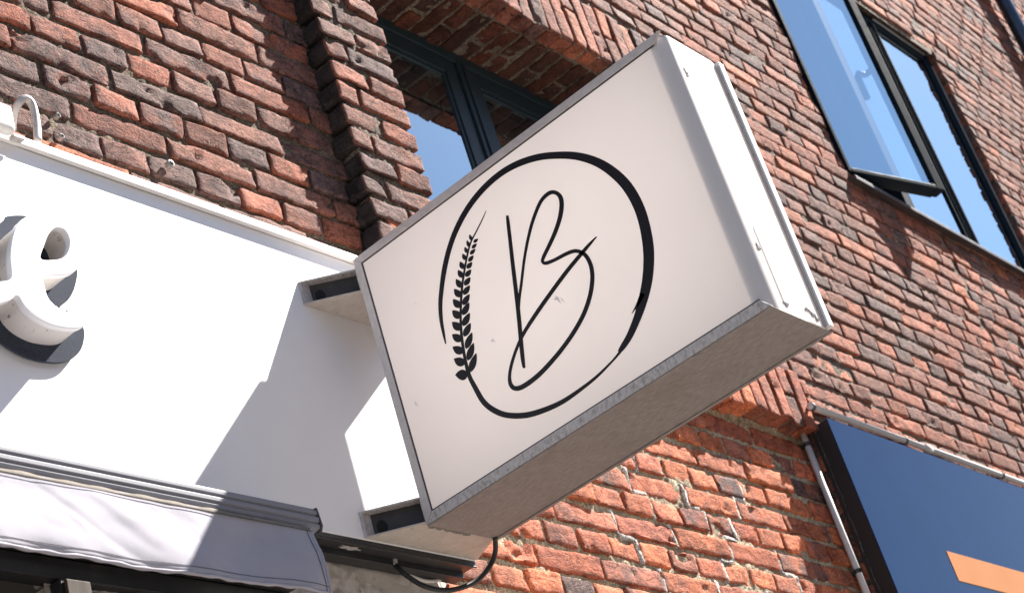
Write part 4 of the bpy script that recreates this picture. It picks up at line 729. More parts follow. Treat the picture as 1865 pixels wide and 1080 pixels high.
# painted brick under the fascia
ma = Masonry(13)
def painted(r):
    k = r.uniform(0.92, 1.06)
    return (0.50 * k, 0.455 * k, 0.41 * k), 0.0
bond_courses(ma, fN, YN - 0.004, -1.3, 0.37, -0.75, 0.03, 0.1125, 0.327, 1.031, 0, 'low', 0.019, bed=0.014, perp=0.012, tint_fn=painted, rough=1.2)
ma.mortar(fN, -1.3, 0.372, -0.75, 0.03, 0.006, (0.47, 0.43, 0.385), 0.010, 0.006)
_pm = plain('old_cream_wall_paint', (0.50, 0.455, 0.41), 0.7, var=0.1, nscale=30, dirt=(0.20, 0.165, 0.14), dscale=22, dlo=0.55, dhi=0.75, bumpd=0.002, bscale=110)
painted_wall = ma.build('painted_wall', building, [_pm, _pm])
painted_wall['label'] = 'cream painted brickwork under the white fascia'

# brick pier between the bays
ma = Masonry(14)
k = 0
PZ, PP = 2.316, 0.1109
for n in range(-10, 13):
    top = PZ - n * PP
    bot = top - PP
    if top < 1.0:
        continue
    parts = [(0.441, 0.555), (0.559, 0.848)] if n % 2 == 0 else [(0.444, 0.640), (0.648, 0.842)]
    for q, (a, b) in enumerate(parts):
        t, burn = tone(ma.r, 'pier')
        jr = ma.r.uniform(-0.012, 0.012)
        ma.brick(fF, a + (0.006 * ma.r.normal() if q == 0 else 0.006), b + (jr if q == 1 else -0.006), bot + 0.014, top - 0.013 + ma.r.uniform(-0.003, 0.003), 0.135 if q == 0 else 0.39, t, burn, 0.017, 4, ma.r.normal(0, 0.003), 1.0, 0, (0.032, 0.025, 0.024) if q == 0 else None)  # shade painted in: near-black tint on the left-column brick sides
ma.mortar(fF, 0.478, 0.815, 1.0, 3.6, 0.012, (0.17, 0.14, 0.11), 0.010, 0.007)
side = Frame((0.478, 0, 0), (0, -1, 0), (0, 0, 1), (-1, 0, 0))
ma.mortar(side, -YN - 0.03, -YF - 0.010, 1.0, 3.6, 0.0, (0.24, 0.20, 0.16), 0.010, 0.004)
side = Frame((0.815, 0, 0), (0, 1, 0), (0, 0, 1), (1, 0, 0))
ma.mortar(side, YF + 0.010, 0.60, 1.0, 3.6, 0.0, (0.17, 0.14, 0.11), 0.012, 0.004)
ma.build('brick_pier', building)

# soldier courses: above the middle window, and over the lower bay
def soldiers(name, seed, x0, x1, z0, hgt, D, zone, step=0.1085):
    ma = Masonry(seed)
    n = int(round((x1 - x0) / step))
    st = (x1 - x0) / n
    for i in range(n):
        a, b = x0 + i * st + 0.007, x0 + (i + 1) * st - 0.007
        lean = 0
        if not in_view((a + b) / 2, YF, z0 + hgt / 2):
            continue
        cuts = [(0, hgt)] if i % 3 != 1 else [(0, hgt * (0.48 if i % 2 else 0.62)), (hgt * (0.48 if i % 2 else 0.62), hgt)]
        jz = ma.r.uniform(-0.012, 0.006)
        for (c, d) in cuts:
            t, burn = tone(ma.r, zone)
            ma.brick(fF, a, b, z0 + c + (0.008 if c else jz), z0 + d - 0.008, D, t, burn, 0.017, 4, ma.r.normal(0, 0.003), 0.75)
    ma.mortar(fF, x0, x1, z0 + 0.012, z0 + hgt, 0.012, (0.17, 0.145, 0.115), 0.012, 0.006)
    under = Frame((0, 0, z0 + 0.012), (1, 0, 0), (0, -1, 0), (0, 0, -1))
    ma.mortar(under, x0, x1, -YF - D, -YF - 0.012, 0.0, (0.30, 0.25, 0.19), 0.012, 0.004)
    return ma.build(name, building)
SOLD_H = 0.385
soldiers('soldier_course', 15, 0.78, 3.44, WIN_C[3], SOLD_H, 0.10, 'front')
so = soldiers('soldier_course', 16, 0.5, 3.455, 1.148, 0.32, 0.135, 'low')
so['label'] = 'orange upright brick arch above the lower bay'

# underside of the middle window arch
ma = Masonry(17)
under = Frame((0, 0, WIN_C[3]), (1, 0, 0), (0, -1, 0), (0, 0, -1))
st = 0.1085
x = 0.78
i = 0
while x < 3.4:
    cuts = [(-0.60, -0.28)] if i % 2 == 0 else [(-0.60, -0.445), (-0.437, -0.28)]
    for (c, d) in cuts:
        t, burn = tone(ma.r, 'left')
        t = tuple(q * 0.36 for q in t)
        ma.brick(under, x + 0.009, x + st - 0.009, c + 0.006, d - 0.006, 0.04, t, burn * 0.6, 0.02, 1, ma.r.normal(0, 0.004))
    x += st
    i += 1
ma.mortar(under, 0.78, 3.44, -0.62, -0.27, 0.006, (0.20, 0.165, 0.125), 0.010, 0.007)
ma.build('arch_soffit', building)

# front wall
ma = Masonry(18)
SZ = WIN_C[3] + SOLD_H
gaps = [WIN_C, WIN_R, (0.0, 3.44, WIN_C[3], SZ), (0.0, 3.87, -2, 1.148), (0.0, 3.455, 1.148, 1.468), (-2, 0.86, -3, 1.60), (-2, 0.86, -3, 9.5)]
hole_r = [WIN_R]
# near part in finer mesh, far part coarser
bond_courses(ma, fF, YF, 0.40, 6.5, -0.4, 8.4, 0.1056, 1.863, 4.531 - 0.1006, 1, 'front', 0.020, 0.05, 1, gaps, [WIN_R, WIN_C], bed=0.0165, rough=0.72)
ZONES['far'] = ZONES['front']
bond_courses(ma, fF, YF, 6.5, 13.5, -0.4, 8.9, 0.1056, 1.863, 4.531 - 0.1006, 1, 'far', 0.028, 0.05, 1, gaps, [WIN_R], bed=0.0165, rough=0.72)
mg = [(WIN_C[0] - 0.06, WIN_C[1] - 0.012, WIN_C[2] + 0.012, WIN_C[3] - 0.012), (WIN_R[0] + 0.012, WIN_R[1] - 0.012, WIN_R[2] + 0.012, WIN_R[3] - 0.012)] + [(0.0, 3.43, -2, 1.46), (-2, 0.86, -3, 9.5), (0.0, 3.43, WIN_C[3], SZ - 0.01)]
ma.mortar(fF, 0.40, 6.5, -0.4, 6.6, 0.0115, (0.25, 0.21, 0.17), 0.014, 0.0045, mg)
ma.mortar(fF, 6.5, 13.5, -0.4, 8.9, 0.0115, (0.25, 0.21, 0.17), 0.024, 0.0045, mg)
# pale filled joints, left of and below the right-hand window
for q in range(34):
    x, z = ma.r.uniform(3.7, 7.5), ma.r.uniform(1.4, 3.2)
    kz = round((1.863 - z) / 0.1056)
    z = 1.863 - kz * 0.1056
    hx = 4.531 - 0.1006 + round((x - 4.43) / 0.2012) * 0.2012
    if kz % 2 == 1:
        ma.brick(fF, hx - 0.013, hx + 0.012, z - 0.104, z - 0.002, 0.02, (0.36, 0.33, 0.30), 0, 0.014, 1, -0.002, 2.0, 1)
# jambs of the openings
def jamb(x, s, y1, z0, z1):
    f = Frame((x, 0, 0), (0, -s, 0), (0, 0, 1), (-s, 0, 0)) if s > 0 else Frame((x, 0, 0), (0, 1, 0), (0, 0, 1), (1, 0, 0))
    if s > 0:
        ma.mortar(f, -y1, -YF - 0.012, z0, z1, 0.0, (0.13, 0.105, 0.09), 0.016, 0.004)
    else:
        ma.mortar(f, YF + 0.012, y1, z0, z1, 0.0, (0.13, 0.105, 0.09), 0.016, 0.004)
jamb(WIN_R[1] + 0.012, 1, 0.34, WIN_R[2], WIN_R[3])
jamb(WIN_R[0] - 0.012, -1, 0.34, WIN_R[2], WIN_R[3])
jamb(WIN_C[1] + 0.012, 1, 0.60, WIN_C[2], WIN_C[3])
jamb(3.463, 1, 0.30, -0.7, 1.16)
head = Frame((0, 0, WIN_R[3] + 0.010), (1, 0, 0), (0, -1, 0), (0, 0, -1))
ma.mortar(head, WIN_R[0], WIN_R[1], -0.34, -YF - 0.012, 0.0, (0.11, 0.075, 0.06), 0.016, 0.004)
# brick edge of the lower bay's right jamb (below the arch)
for n in range(0, 13):
    top = 1.148 - 0.1125 * n
    t, burn = tone(ma.r, 'front')
    ma.brick(fF, 3.455, 3.455 + (0.2 if n % 2 else 0.4), top - 0.1125 + 0.013, top - 0.013, 0.13, t, burn, 0.022, 4, ma.r.normal(0, 0.003))
ma.build('front_wall', building)

# ---------------------------------------------------------------- windows (parts of the building)
def bar_frame(mb, x0, x1, z0, z1, y0, y1, wl, wr, wb, wt, mi=0):
    """four mitre-free bars round an opening, butted end to end"""
    mb.box(x0, x0 + wl, y0, y1, z0, z1, mi)
    mb.box(x1 - wr, x1, y0, y1, z0, z1, mi)
    mb.box(x0 + wl, x1 - wr, y0, y1, z0, z0 + wb, mi)
    mb.box(x0 + wl, x1 - wr, y0, y1, z1 - wt, z1, mi)

def pane(x0, x1, z0, z1, y, parent, m='glass'):
    mb = MB()
    mb.box(x0, x1, y, y + 0.012, z0, z1)
    # only the outer sheet of the glass: a single clean reflection
    mb.f, mb.m = [mb.f[2]], [0]
    return mb.build('pane', MAT[m], parent, fix=False)

# middle window, deep in its opening
x0, x1, z0, z1 = WIN_C
yw = 0.555
mb = MB()
bar_frame(mb, x0 - 0.02, x1 + 0.02, z0, z1 + 0.02, yw, yw + 0.12, 0.07, 0.07, 0.07, 0.075)
xm = 2.005
mb.box(xm - 0.035, xm + 0.035, yw - 0.004, yw + 0.116, z0 + 0.07, z1 - 0.055)
mb.box(xm - 0.004, xm + 0.004, yw - 0.014, yw - 0.0045, z0 + 0.07, z1 - 0.06)
win = mb.build('window', MAT['teal_frame'], building, bevel=0.004)
win['label'] = 'deep set dark teal window under the brick soffit, sky in its panes'
for (a, b) in ((x0 + 0.05, xm - 0.035), (xm + 0.035, x1 - 0.05)):
    sb = MB()
    a2, b2, c2, d2 = a + 0.006, b - 0.006, z0 + 0.076, z1 - 0.061
    bar_frame(sb, a2, b2, c2, d2, yw + 0.010, yw + 0.10, 0.088, 0.088, 0.10, 0.085)
    bar_frame(sb, a2 + 0.088, b2 - 0.088, c2 + 0.10, d2 - 0.085, yw + 0.019, yw + 0.09, 0.020, 0.020, 0.022, 0.022)
    sash = sb.build('sash', MAT['teal_frame'], win, bevel=0.004)
    pane(a2 + 0.105, b2 - 0.105, c2 + 0.118, d2 - 0.103, yw + 0.027, win)
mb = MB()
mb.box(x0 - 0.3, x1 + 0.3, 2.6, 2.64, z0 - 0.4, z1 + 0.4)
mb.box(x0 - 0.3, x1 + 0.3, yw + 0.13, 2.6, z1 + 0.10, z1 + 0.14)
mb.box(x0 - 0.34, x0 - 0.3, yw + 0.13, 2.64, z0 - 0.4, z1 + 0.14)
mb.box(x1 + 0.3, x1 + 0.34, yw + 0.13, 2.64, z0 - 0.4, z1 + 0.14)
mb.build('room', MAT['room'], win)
mb = MB()
mb.box(x0 - 0.02, x1 + 0.02, YF - 0.03, yw + 0.05, z0 - 0.05, z0 - 0.004)
mb.build('sill', MAT['sill_brown'], win, bevel=0.004)

# right-hand window with its left sash swung open
x0, x1, z0, z1 = WIN_R
yw = 0.222
mb = MB()
bar_frame(mb, x0 + 0.004, x1 - 0.004, z0, z1, yw, yw + 0.11, 0.06, 0.07, 0.05, 0.035)
mb.box(6.26, 6.36, yw + 0.002, yw + 0.108, z0 + 0.05, z1 - 0.036)
mb.box(7.20, 7.32, yw + 0.002, yw + 0.108, z0 + 0.05, z1 - 0.036)
mb.box(7.225, 7.235, yw - 0.012, yw + 0.0015, z0 + 0.05, z1 - 0.09)
mb.box(7.275, 7.287, yw - 0.012, yw + 0.0015, z0 + 0.05, z1 - 0.09)
win = mb.build('window', MAT['frame_black'], building, bevel=0.005)
win['label'] = 'black framed window with its left sash swung outward'
for (a, b) in ((6.36, 7.20), (7.32, x1 - 0.074)):
    sb = MB()
    bar_frame(sb, a + 0.005, b - 0.005, z0 + 0.056, z1 - 0.04, yw + 0.006, yw + 0.09, 0.04, 0.03, 0.04, 0.03)
    sb.build('sash', MAT['frame_black'], win, bevel=0.005)
    pane(a + 0.044, b - 0.034, z0 + 0.095, z1 - 0.068, yw + 0.022, win)
# bright drip bead along the head and down the right jamb
mb = MB()
mb.box(7.34, x1 - 0.09, yw - 0.014, yw - 0.002, z1 - 0.030, z1 - 0.016)
mb.box(x1 - 0.044, x1 - 0.034, yw - 0.012, yw - 0.002, z0 + 0.06, z1 - 0.12)
mb.build('glazing_bead', MAT['steel'], win)
mb = MB()
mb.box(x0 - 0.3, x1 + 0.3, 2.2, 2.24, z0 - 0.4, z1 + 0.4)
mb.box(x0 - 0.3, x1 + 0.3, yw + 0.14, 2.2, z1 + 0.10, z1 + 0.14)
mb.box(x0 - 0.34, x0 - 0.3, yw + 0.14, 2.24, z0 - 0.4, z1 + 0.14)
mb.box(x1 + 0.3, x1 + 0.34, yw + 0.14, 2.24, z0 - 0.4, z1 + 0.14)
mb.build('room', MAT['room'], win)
mb = MB()
n = 60
for i in range(n):
    pass
cv, cf = [], []
for i in range(n + 1):
    xx = 5.36 + 0.36 * i / n
    yy = yw + 0.22 + 0.018 * math.sin(i * 0.9)
    cv += [(xx, yy, z0 + 0.02), (xx, yy, z1 - 0.05)]
for i in range(n):
    cf.append((2 * i, 2 * i + 2, 2 * i + 3, 2 * i + 1))
mb.add(cv, cf)
mb.build('curtain', MAT['curtain'], win, smooth=True)
mb = MB()
mb.prism([(0.02, z0 - 0.075), (-0.055, z0 - 0.095), (-0.055, z0 - 0.065), (0.10, z0 - 0.012), (0.10, z0 - 0.075)], lambda a, b, d: (d, YF + a, b), x0 - 0.03, x1 + 0.03)
mb.build('sill', MAT['sill_brown'], win, bevel=0.003)
# the open sash, hinged on the left
ang = -math.atan2(0.222, 0.875)
hx, hy = 5.315, 0.172
ca, sa = math.cos(ang), math.sin(ang)
def hinge(mb):
    mb.v = [(hx + a * ca - b * sa, hy + a * sa + b * ca, c) for a, b, c in mb.v]
    return mb
wS = 0.905
zs0, zs1 = z0 + 0.004, z1 - 0.03
sb = MB()
sb.box(0.0, 0.030, -0.02, 0.065, zs0, zs1)
sb.box(wS - 0.075, wS, -0.02, 0.065, zs0, zs1)
sb.box(0.030, wS - 0.075, -0.02, 0.065, zs0, zs0 + 0.032)
sb.box(0.030, wS - 0.075, -0.02, 0.065, zs1 - 0.07, zs1)
sb.box(wS - 0.03, wS + 0.02, 0.066, 0.085, zs0 + 0.02, zs1 - 0.02)
sb.box(0.03, wS - 0.03, 0.066, 0.085, zs0 + 0.008, zs0 + 0.03)
hinge(sb)
sash = sb.build('open_sash', MAT['frame_black'], win, bevel=0.005)
gb = MB()
gb.box(0.025, wS - 0.07, 0.0, 0.012, zs0 + 0.028, zs1 - 0.065)
gb.f, gb.m = [gb.f[2]], [0]
hinge(gb)
gb.build('pane', MAT['glass'], sash, fix=False)
hb = MB()
zc = 4.40
hb.tube([(wS - 0.03, 0.07, zc), (wS - 0.03, 0.12, zc), (wS - 0.045, 0.135, zc), (wS - 0.10, 0.135, zc + 0.004), (wS - 0.125, 0.135, zc - 0.03), (wS - 0.128, 0.135, zc - 0.22)], 0.022, 8)
hinge(hb)
hb.build('handle', MAT['zinc_dark'], sash, smooth=True)

# shopfront below the awning
mb = MB()
mb.box(-3.2, -1.30, 0.255, 0.30, -0.75, -0.30)
mb.box(-3.2, -0.42, 0.235, 0.29, -0.235, -0.175)
mb.box(-3.2, -0.42, 0.20, 0.26, -0.17, -0.02)
mb.box(-1.285, -1.19, 0.225, 0.27, -1.2, -0.24)
mb.box(-0.92, -0.86, 0.225, 0.27, -1.2, -0.24)
mb.box(-1.29, -0.95, 0.30, 0.32, -0.75, -0.24)
sf = mb.build('shop_window', MAT['black_metal'], building, bevel=0.003)
mb = MB()
mb.box(-1.275, -1.195, 0.213, 0.2245, -1.2, -0.245)
mb.build('door_post', MAT['timber'], sf, bevel=0.003)

# dark downpipe far along the wall
pipe = thing('downpipe', (10.87, 0.07, 4.5), 'dark zinc downpipe fixed to the brick wall beyond the open window', 'downpipe')
mb = MB()
mb.tube([(10.87, 0.075, 4.5), (10.87, 0.075, 9.6)], 0.068, 20)
mb.build('pipe', MAT['zinc_dark'], pipe, smooth=True)
for zc in (5.6, 7.35, 9.0):
    mb = MB()
    mb.tube([(10.87, 0.075, zc - 0.03), (10.87, 0.075, zc + 0.03)], 0.075, 20)
    mb.box(10.84, 10.90, 0.14, 0.19, zc - 0.02, zc + 0.02)
    mb.build('clip', MAT['zinc_dark'], pipe, bevel=0.003)

# ---------------------------------------------------------------- white shop fascia
FX1 = 0.406
fas = thing('shop_fascia', (-1.0, 0.2, 0.0), 'long white fascia panel carrying white script lettering above the awning', 'fascia')
mb = MB()
mb.box(-2.6, FX1, 0.15, 0.244, 0.006, 1.135)
mb.build('panel', MAT['white_panel'], fas, bevel=0.003)
mb = MB()
mb.prism([(0.1315, 1.134), (0.149, 1.134), (0.149, 1.150), (0.27, 1.152), (0.27, 1.168), (0.1315, 1.163)], lambda a, b, d: (d, a, b), -1.232, FX1 + 0.006)
mb.prism([(0.1335, 1.132), (0.149, 1.132), (0.149, 1.150), (0.27, 1.152), (0.27, 1.166), (0.1335, 1.161)], lambda a, b, d: (d, a, b), -2.6, -1.2335)
mb.build('top_flashing', MAT['white_metal'], fas, bevel=0.0015)
mb = MB()
mb.box(-2.6, FX1 - 0.001, 0.152, 0.250, -0.010, 0.005)
mb.box(-2.6, FX1 - 0.012, 0.205, 0.252, -0.032, -0.0105)
mb.box(-0.6, FX1 - 0.001, 0.1525, 0.158, -0.017, -0.0105)
under = mb.build('underside_channel', MAT['black_metal'], fas, bevel=0.0015)
mb = MB()
pp = []
for i in range(22):
    t = 2 * math.pi * i / 22
    r = 1 + 0.28 * math.sin(5 * t + 1) + 0.2 * math.sin(9 * t)
    pp.append((-0.163 + 0.040 * r * math.cos(t), 0.186 + 0.010 * r * math.sin(t)))
mb.prism(pp, lambda a, b, d: (a, b, d), -0.0115, -0.0102)
mb.build('paint_chip', MAT['pvc_grey'], fas)

# white box at the left end of the fascia and its grey cable
bx = MB()
bx.box(-1.75, -1.278, 0.085, 0.128, 1.128, 1.228)
b0 = bx.build('junction_box', [MAT['white_metal']], None, bevel=0.018, seg=4)
b1 = MB(); b1.box(-1.72, -1.30, 0.1285, 0.22, 1.171, 1.222)
b1o = b1.build('box_body', MAT['white_metal'], None, bevel=0.004)
attach(b1o, b0)
b2 = MB(); b2.box(-1.277, -1.236, 0.108, 0.131, 1.129, 1.142)
attach(b2.build('bracket_foot', MAT['frame_dirty'], None, bevel=0.002), b0)
tag(b0, 'white rounded box sitting on the top left edge of the fascia', 'junction box')
GREY_CABLE_PTS = catmull(GREY_CABLE, 6)
mb = MB(); mb.tube(GREY_CABLE_PTS, 0.0125, 10)
tag(mb.build('cable', MAT['pvc_grey'], None, smooth=True), 'grey cable looping from the brick wall down onto the fascia', 'cable')

# small wall plugs left in the bricks
def plug(x, z, r, label):
    mb = MB()
    n = 14
    ring = lambda rad, y: [(x + rad * math.cos(2 * math.pi * i / n), y, z + rad * math.sin(2 * math.pi * i / n)) for i in range(n)]
    v = ring(r, 0.256) + ring(r, 0.238) + ring(r * 0.62, 0.236) + ring(r * 0.55, 0.250)
    f = [(k * n + i, k * n + (i + 1) % n, (k + 1) * n + (i + 1) % n, (k + 1) * n + i) for k in range(3) for i in range(n)]
    f.append(tuple(3 * n + i for i in range(n)))
    mb.add(v, f)
    tag(mb.build('wall_plug', MAT['steel'], None), label, 'wall plug', 'metal plugs left in the brick wall')
plug(-0.502, 1.392, 0.014, 'round metal plug in the two-tone brick above the middle of the fascia')
plug(-0.960, 1.420, 0.009, 'small metal plug in dark brick right of the grey cable loop, uppermost of three')
plug(-1.05, 1.334, 0.009, 'small metal plug enclosed by the grey cable loop')
plug(-0.962, 1.336, 0.009, 'small metal plug right of the grey cable, just over the fascia edge')

# ---------------------------------------------------------------- script letters
def fill_solid(name, outer, holes, y0, y1, mat, parent, bevel=0.0, smooth_pts=6):
    cu = bpy.data.curves.new(name + '_outline', 'CURVE')
    cu.dimensions = '2D'
    cu.fill_mode = 'BOTH'
    cu.extrude = (y1 - y0) / 2 * S
    if bevel:
        cu.bevel_depth = bevel * S
        cu.bevel_resolution = 2
        cu.offset = -bevel * S
    for poly in [outer] + holes:
        sp = cu.splines.new('POLY')
        sp.points.add(len(poly) - 1)
        for i, (a, b) in enumerate(poly):
            sp.points[i].co = (a * S, b * S, 0, 1)
        sp.use_cyclic_u = True
    tmp = bpy.data.objects.new(name + '_tmp', cu)
    COL.objects.link(tmp)
    dg = bpy.context.evaluated_depsgraph_get()
    me = bpy.data.meshes.new_from_object(tmp.evaluated_get(dg))
    bpy.data.objects.remove(tmp)
    bpy.data.curves.remove(cu)
    yc = (y0 + y1) / 2 * S
    n = len(me.vertices)
    co = np.empty(n * 3, np.float32)
    me.vertices.foreach_get('co', co)
    co = co.reshape(-1, 3)
    out = np.stack([co[:, 0], yc - co[:, 2], co[:, 1]], 1)
    me.vertices.foreach_set('co', out.ravel())
    me.materials.clear()
    me.materials.append(mat)
    me.name = name
    bm = bmesh.new(); bm.from_mesh(me)
    bmesh.ops.remove_doubles(bm, verts=bm.verts, dist=1e-5)
    bmesh.ops.recalc_face_normals(bm, faces=bm.faces)
    bm.to_mesh(me); bm.free()
    me.polygons.foreach_set('use_smooth', [True] * len(me.polygons))
    try:
        me.set_sharp_from_angle(angle=math.radians(35))
    except Exception:
        pass
    o = bpy.data.objects.new(name, me)
    COL.objects.link(o)
    attach(o, parent)
    return o

def smooth_closed(P, n=6):
    return [(v.x, v.y) for v in (p.to_2d() for p in catmull([(a, b, 0) for a, b in P], n, True))]

def offset_poly(P, d):
    n = len(P)
    area = sum(P[i][0] * P[(i + 1) % n][1] - P[(i + 1) % n][0] * P[i][1] for i in range(n))
    s = 1 if area > 0 else -1
    out = []
    for i in range(n):
        a, b = P[i - 1], P[(i + 1) % n]
        tx, ty = b[0] - a[0], b[1] - a[1]
        l = math.hypot(tx, ty) or 1
        out.append((P[i][0] + s * ty / l * d, P[i][1] - s * tx / l * d))
    return out

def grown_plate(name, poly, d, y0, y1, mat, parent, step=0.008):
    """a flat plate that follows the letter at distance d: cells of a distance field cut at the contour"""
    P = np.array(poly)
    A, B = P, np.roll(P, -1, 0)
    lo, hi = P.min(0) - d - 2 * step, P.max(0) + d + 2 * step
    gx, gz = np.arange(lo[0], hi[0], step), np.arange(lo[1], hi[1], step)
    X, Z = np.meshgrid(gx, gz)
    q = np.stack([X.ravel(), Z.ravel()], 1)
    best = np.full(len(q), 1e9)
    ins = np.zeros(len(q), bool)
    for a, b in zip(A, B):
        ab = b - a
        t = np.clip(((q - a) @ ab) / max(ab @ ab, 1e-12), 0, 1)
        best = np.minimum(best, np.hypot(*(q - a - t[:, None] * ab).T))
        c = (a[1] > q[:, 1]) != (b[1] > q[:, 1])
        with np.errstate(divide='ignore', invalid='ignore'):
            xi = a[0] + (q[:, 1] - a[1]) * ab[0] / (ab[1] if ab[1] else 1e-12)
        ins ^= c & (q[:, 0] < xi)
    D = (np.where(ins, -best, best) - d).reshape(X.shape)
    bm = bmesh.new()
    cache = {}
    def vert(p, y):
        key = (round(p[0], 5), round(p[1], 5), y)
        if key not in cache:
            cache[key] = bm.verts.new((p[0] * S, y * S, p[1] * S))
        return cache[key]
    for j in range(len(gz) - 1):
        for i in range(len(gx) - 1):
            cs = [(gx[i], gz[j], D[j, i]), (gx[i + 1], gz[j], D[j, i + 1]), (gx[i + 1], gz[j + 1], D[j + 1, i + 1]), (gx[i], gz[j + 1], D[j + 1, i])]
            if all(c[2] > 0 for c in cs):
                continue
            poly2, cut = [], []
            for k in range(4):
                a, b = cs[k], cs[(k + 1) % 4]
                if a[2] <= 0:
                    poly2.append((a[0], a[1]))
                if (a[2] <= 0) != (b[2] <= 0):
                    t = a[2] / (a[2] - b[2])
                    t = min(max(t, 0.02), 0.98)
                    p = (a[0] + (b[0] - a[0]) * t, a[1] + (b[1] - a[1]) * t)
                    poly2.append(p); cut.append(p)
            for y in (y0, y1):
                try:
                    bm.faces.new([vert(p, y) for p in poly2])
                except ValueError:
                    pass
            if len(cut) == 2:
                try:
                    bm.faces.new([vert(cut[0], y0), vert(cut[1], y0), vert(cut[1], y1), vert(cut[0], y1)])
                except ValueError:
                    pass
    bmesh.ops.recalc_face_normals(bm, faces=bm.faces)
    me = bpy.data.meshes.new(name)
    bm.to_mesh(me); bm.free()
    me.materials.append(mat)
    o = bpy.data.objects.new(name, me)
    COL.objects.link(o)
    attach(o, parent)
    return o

def letter(name, loc, outer, holes, label):
    t = thing(name, loc, label, 'sign letter', 'white script letters on the fascia')
    o = smooth_closed(outer)
    hs = [smooth_closed(h) for h in holes]
    fill_solid('face', o, hs, 0.036, 0.051, MAT['letter_white'], t, bevel=0.003)
    fill_solid('return', offset_poly(o, -0.004), [offset_poly(h, 0.004) for h in hs], 0.0515, 0.1315, MAT['letter_return'], t)
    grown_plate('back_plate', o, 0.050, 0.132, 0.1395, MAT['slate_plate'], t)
    for (a, b) in (outer[7], outer[21 % len(outer)], outer[4]):
        mb = MB()
        mb.tube([(a, 0.140, b), (a, 0.1495, b)], 0.010, 8)
        mb.build('standoff', MAT['steel'], t)
    return t
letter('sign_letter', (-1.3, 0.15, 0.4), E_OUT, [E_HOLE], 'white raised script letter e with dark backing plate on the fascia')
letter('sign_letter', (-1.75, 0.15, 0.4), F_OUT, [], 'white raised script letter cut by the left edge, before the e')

# ---------------------------------------------------------------- projecting lightbox sign
W, T, H = 1.347, 0.340, 1.0
sign = thing('projecting_sign', (0.17, 0.15, 0.0), 'white projecting lightbox sign with a black ringed letter B and wheat ear', 'hanging sign')
rf = 0.030
FX = 0.0045                                    # the acrylic sits this far behind the rails
PX = lambda a, b, d: (d, a, b)                 # a = y, b = z, d = x
g = 0.0007
def rail(name, poly, m):
    mb = MB(); mb.prism(poly, PX, 0.0, 0.010)
    return mb.build(name, MAT[m], sign, bevel=0.0012)
rail('frame_stile', [(0, g), (0, H - g), (-rf, H - rf - g), (-rf, 0.033 + g)], 'frame_alu')
rail('frame_rail', [(0 - g, H), (-W, H), (-W + 0.034, H - rf), (-rf - g, H - rf)], 'frame_alu')
o = rail('frame_rail', [(0 - g, 0), (-W, 0), (-W + 0.026, 0.033), (-rf - g, 0.033)], 'frame_dirty')
o['label'] = 'stained lower rail of the sign'
# dark sealing line between rails and face
for (p, q) in (((-rf - 0.0005, 0.034), (-rf - 0.0045, H - rf - 0.001)), ((-W + 0.036, H - rf - 0.0045), (-rf - 0.005, H - rf - 0.0005)), ((-W + 0.027, 0.0335), (-rf - 0.005, 0.0375))):
    mb = MB(); mb.box(0.0026, 0.0044, min(p[0], q[0]), max(p[0], q[0]), p[1], q[1])
    mb.build('gasket', MAT['gasket'], sign)
# acrylic skin: face, rounded corner, street end, far face
path = [(FX, -0.012), (FX, -W + 0.070), (FX, -W + 0.0645)]
rad = 0.058
for k in range(1, 12):
    t = math.pi / 2 * k / 12
    path.append((FX + rad - rad * math.cos(t), -W + 0.004 + rad - rad * math.sin(t)))
path += [(FX + rad, -W + 0.004), (FX + rad + 0.004, -W + 0.004), (T - 0.06, -W + 0.004), (T - 0.05, -W + 0.004), (T - 0.02, -W + 0.008), (T - FX, -W + 0.03), (T - FX, -0.012)]
sk, sf_ = [], []
zs = [0.006, 0.25, 0.5, 0.75, H - 0.004]
for (a, b) in path:
    sk += [(a, b, z) for z in zs]
nzs = len(zs)
for i in range(len(path) - 1):
    for j in range(nzs - 1):
        sf_.append((i * nzs + j, (i + 1) * nzs + j, (i + 1) * nzs + j + 1, i * nzs + j + 1))
mb = MB(); mb.add(sk, sf_)
skin = mb.build('acrylic_skin', MAT['acrylic'], sign, smooth=True)
# opaque corner post inside the rounded corner
mb = MB()
mb.prism([(FX + 0.006, -W + 0.055), (FX + 0.006, -W + 0.040), (FX + 0.020, -W + 0.024), (FX + 0.040, -W + 0.012), (FX + 0.06, -W + 0.008), (FX + 0.06, -W + 0.055)], lambda a, b, d: (a, b, d), 0.006, H - 0.006)
mb.build('corner_post', MAT['white_metal'], sign)
# metal shell
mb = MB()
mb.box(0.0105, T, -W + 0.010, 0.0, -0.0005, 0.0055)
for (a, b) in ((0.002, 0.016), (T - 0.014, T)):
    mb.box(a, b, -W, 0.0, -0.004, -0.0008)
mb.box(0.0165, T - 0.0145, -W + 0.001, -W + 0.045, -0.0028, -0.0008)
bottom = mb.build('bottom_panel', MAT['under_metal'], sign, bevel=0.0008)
mb = MB()
mb.prism([(max(a, 0.0105), b) for a, b in path[1:-1]] + [(T, -W + 0.03), (T, 0.0), (0.0105, 0.0)], lambda a, b, d: (a, b, d), H - 0.0035, H + 0.003)
mb.build('top_panel', MAT['frame_alu'], sign)
mb = MB()
mb.box(0.0105, T, -0.006, 0.0, 0.006, H - 0.004)
mb.build('back_panel', MAT['frame_alu'], sign)
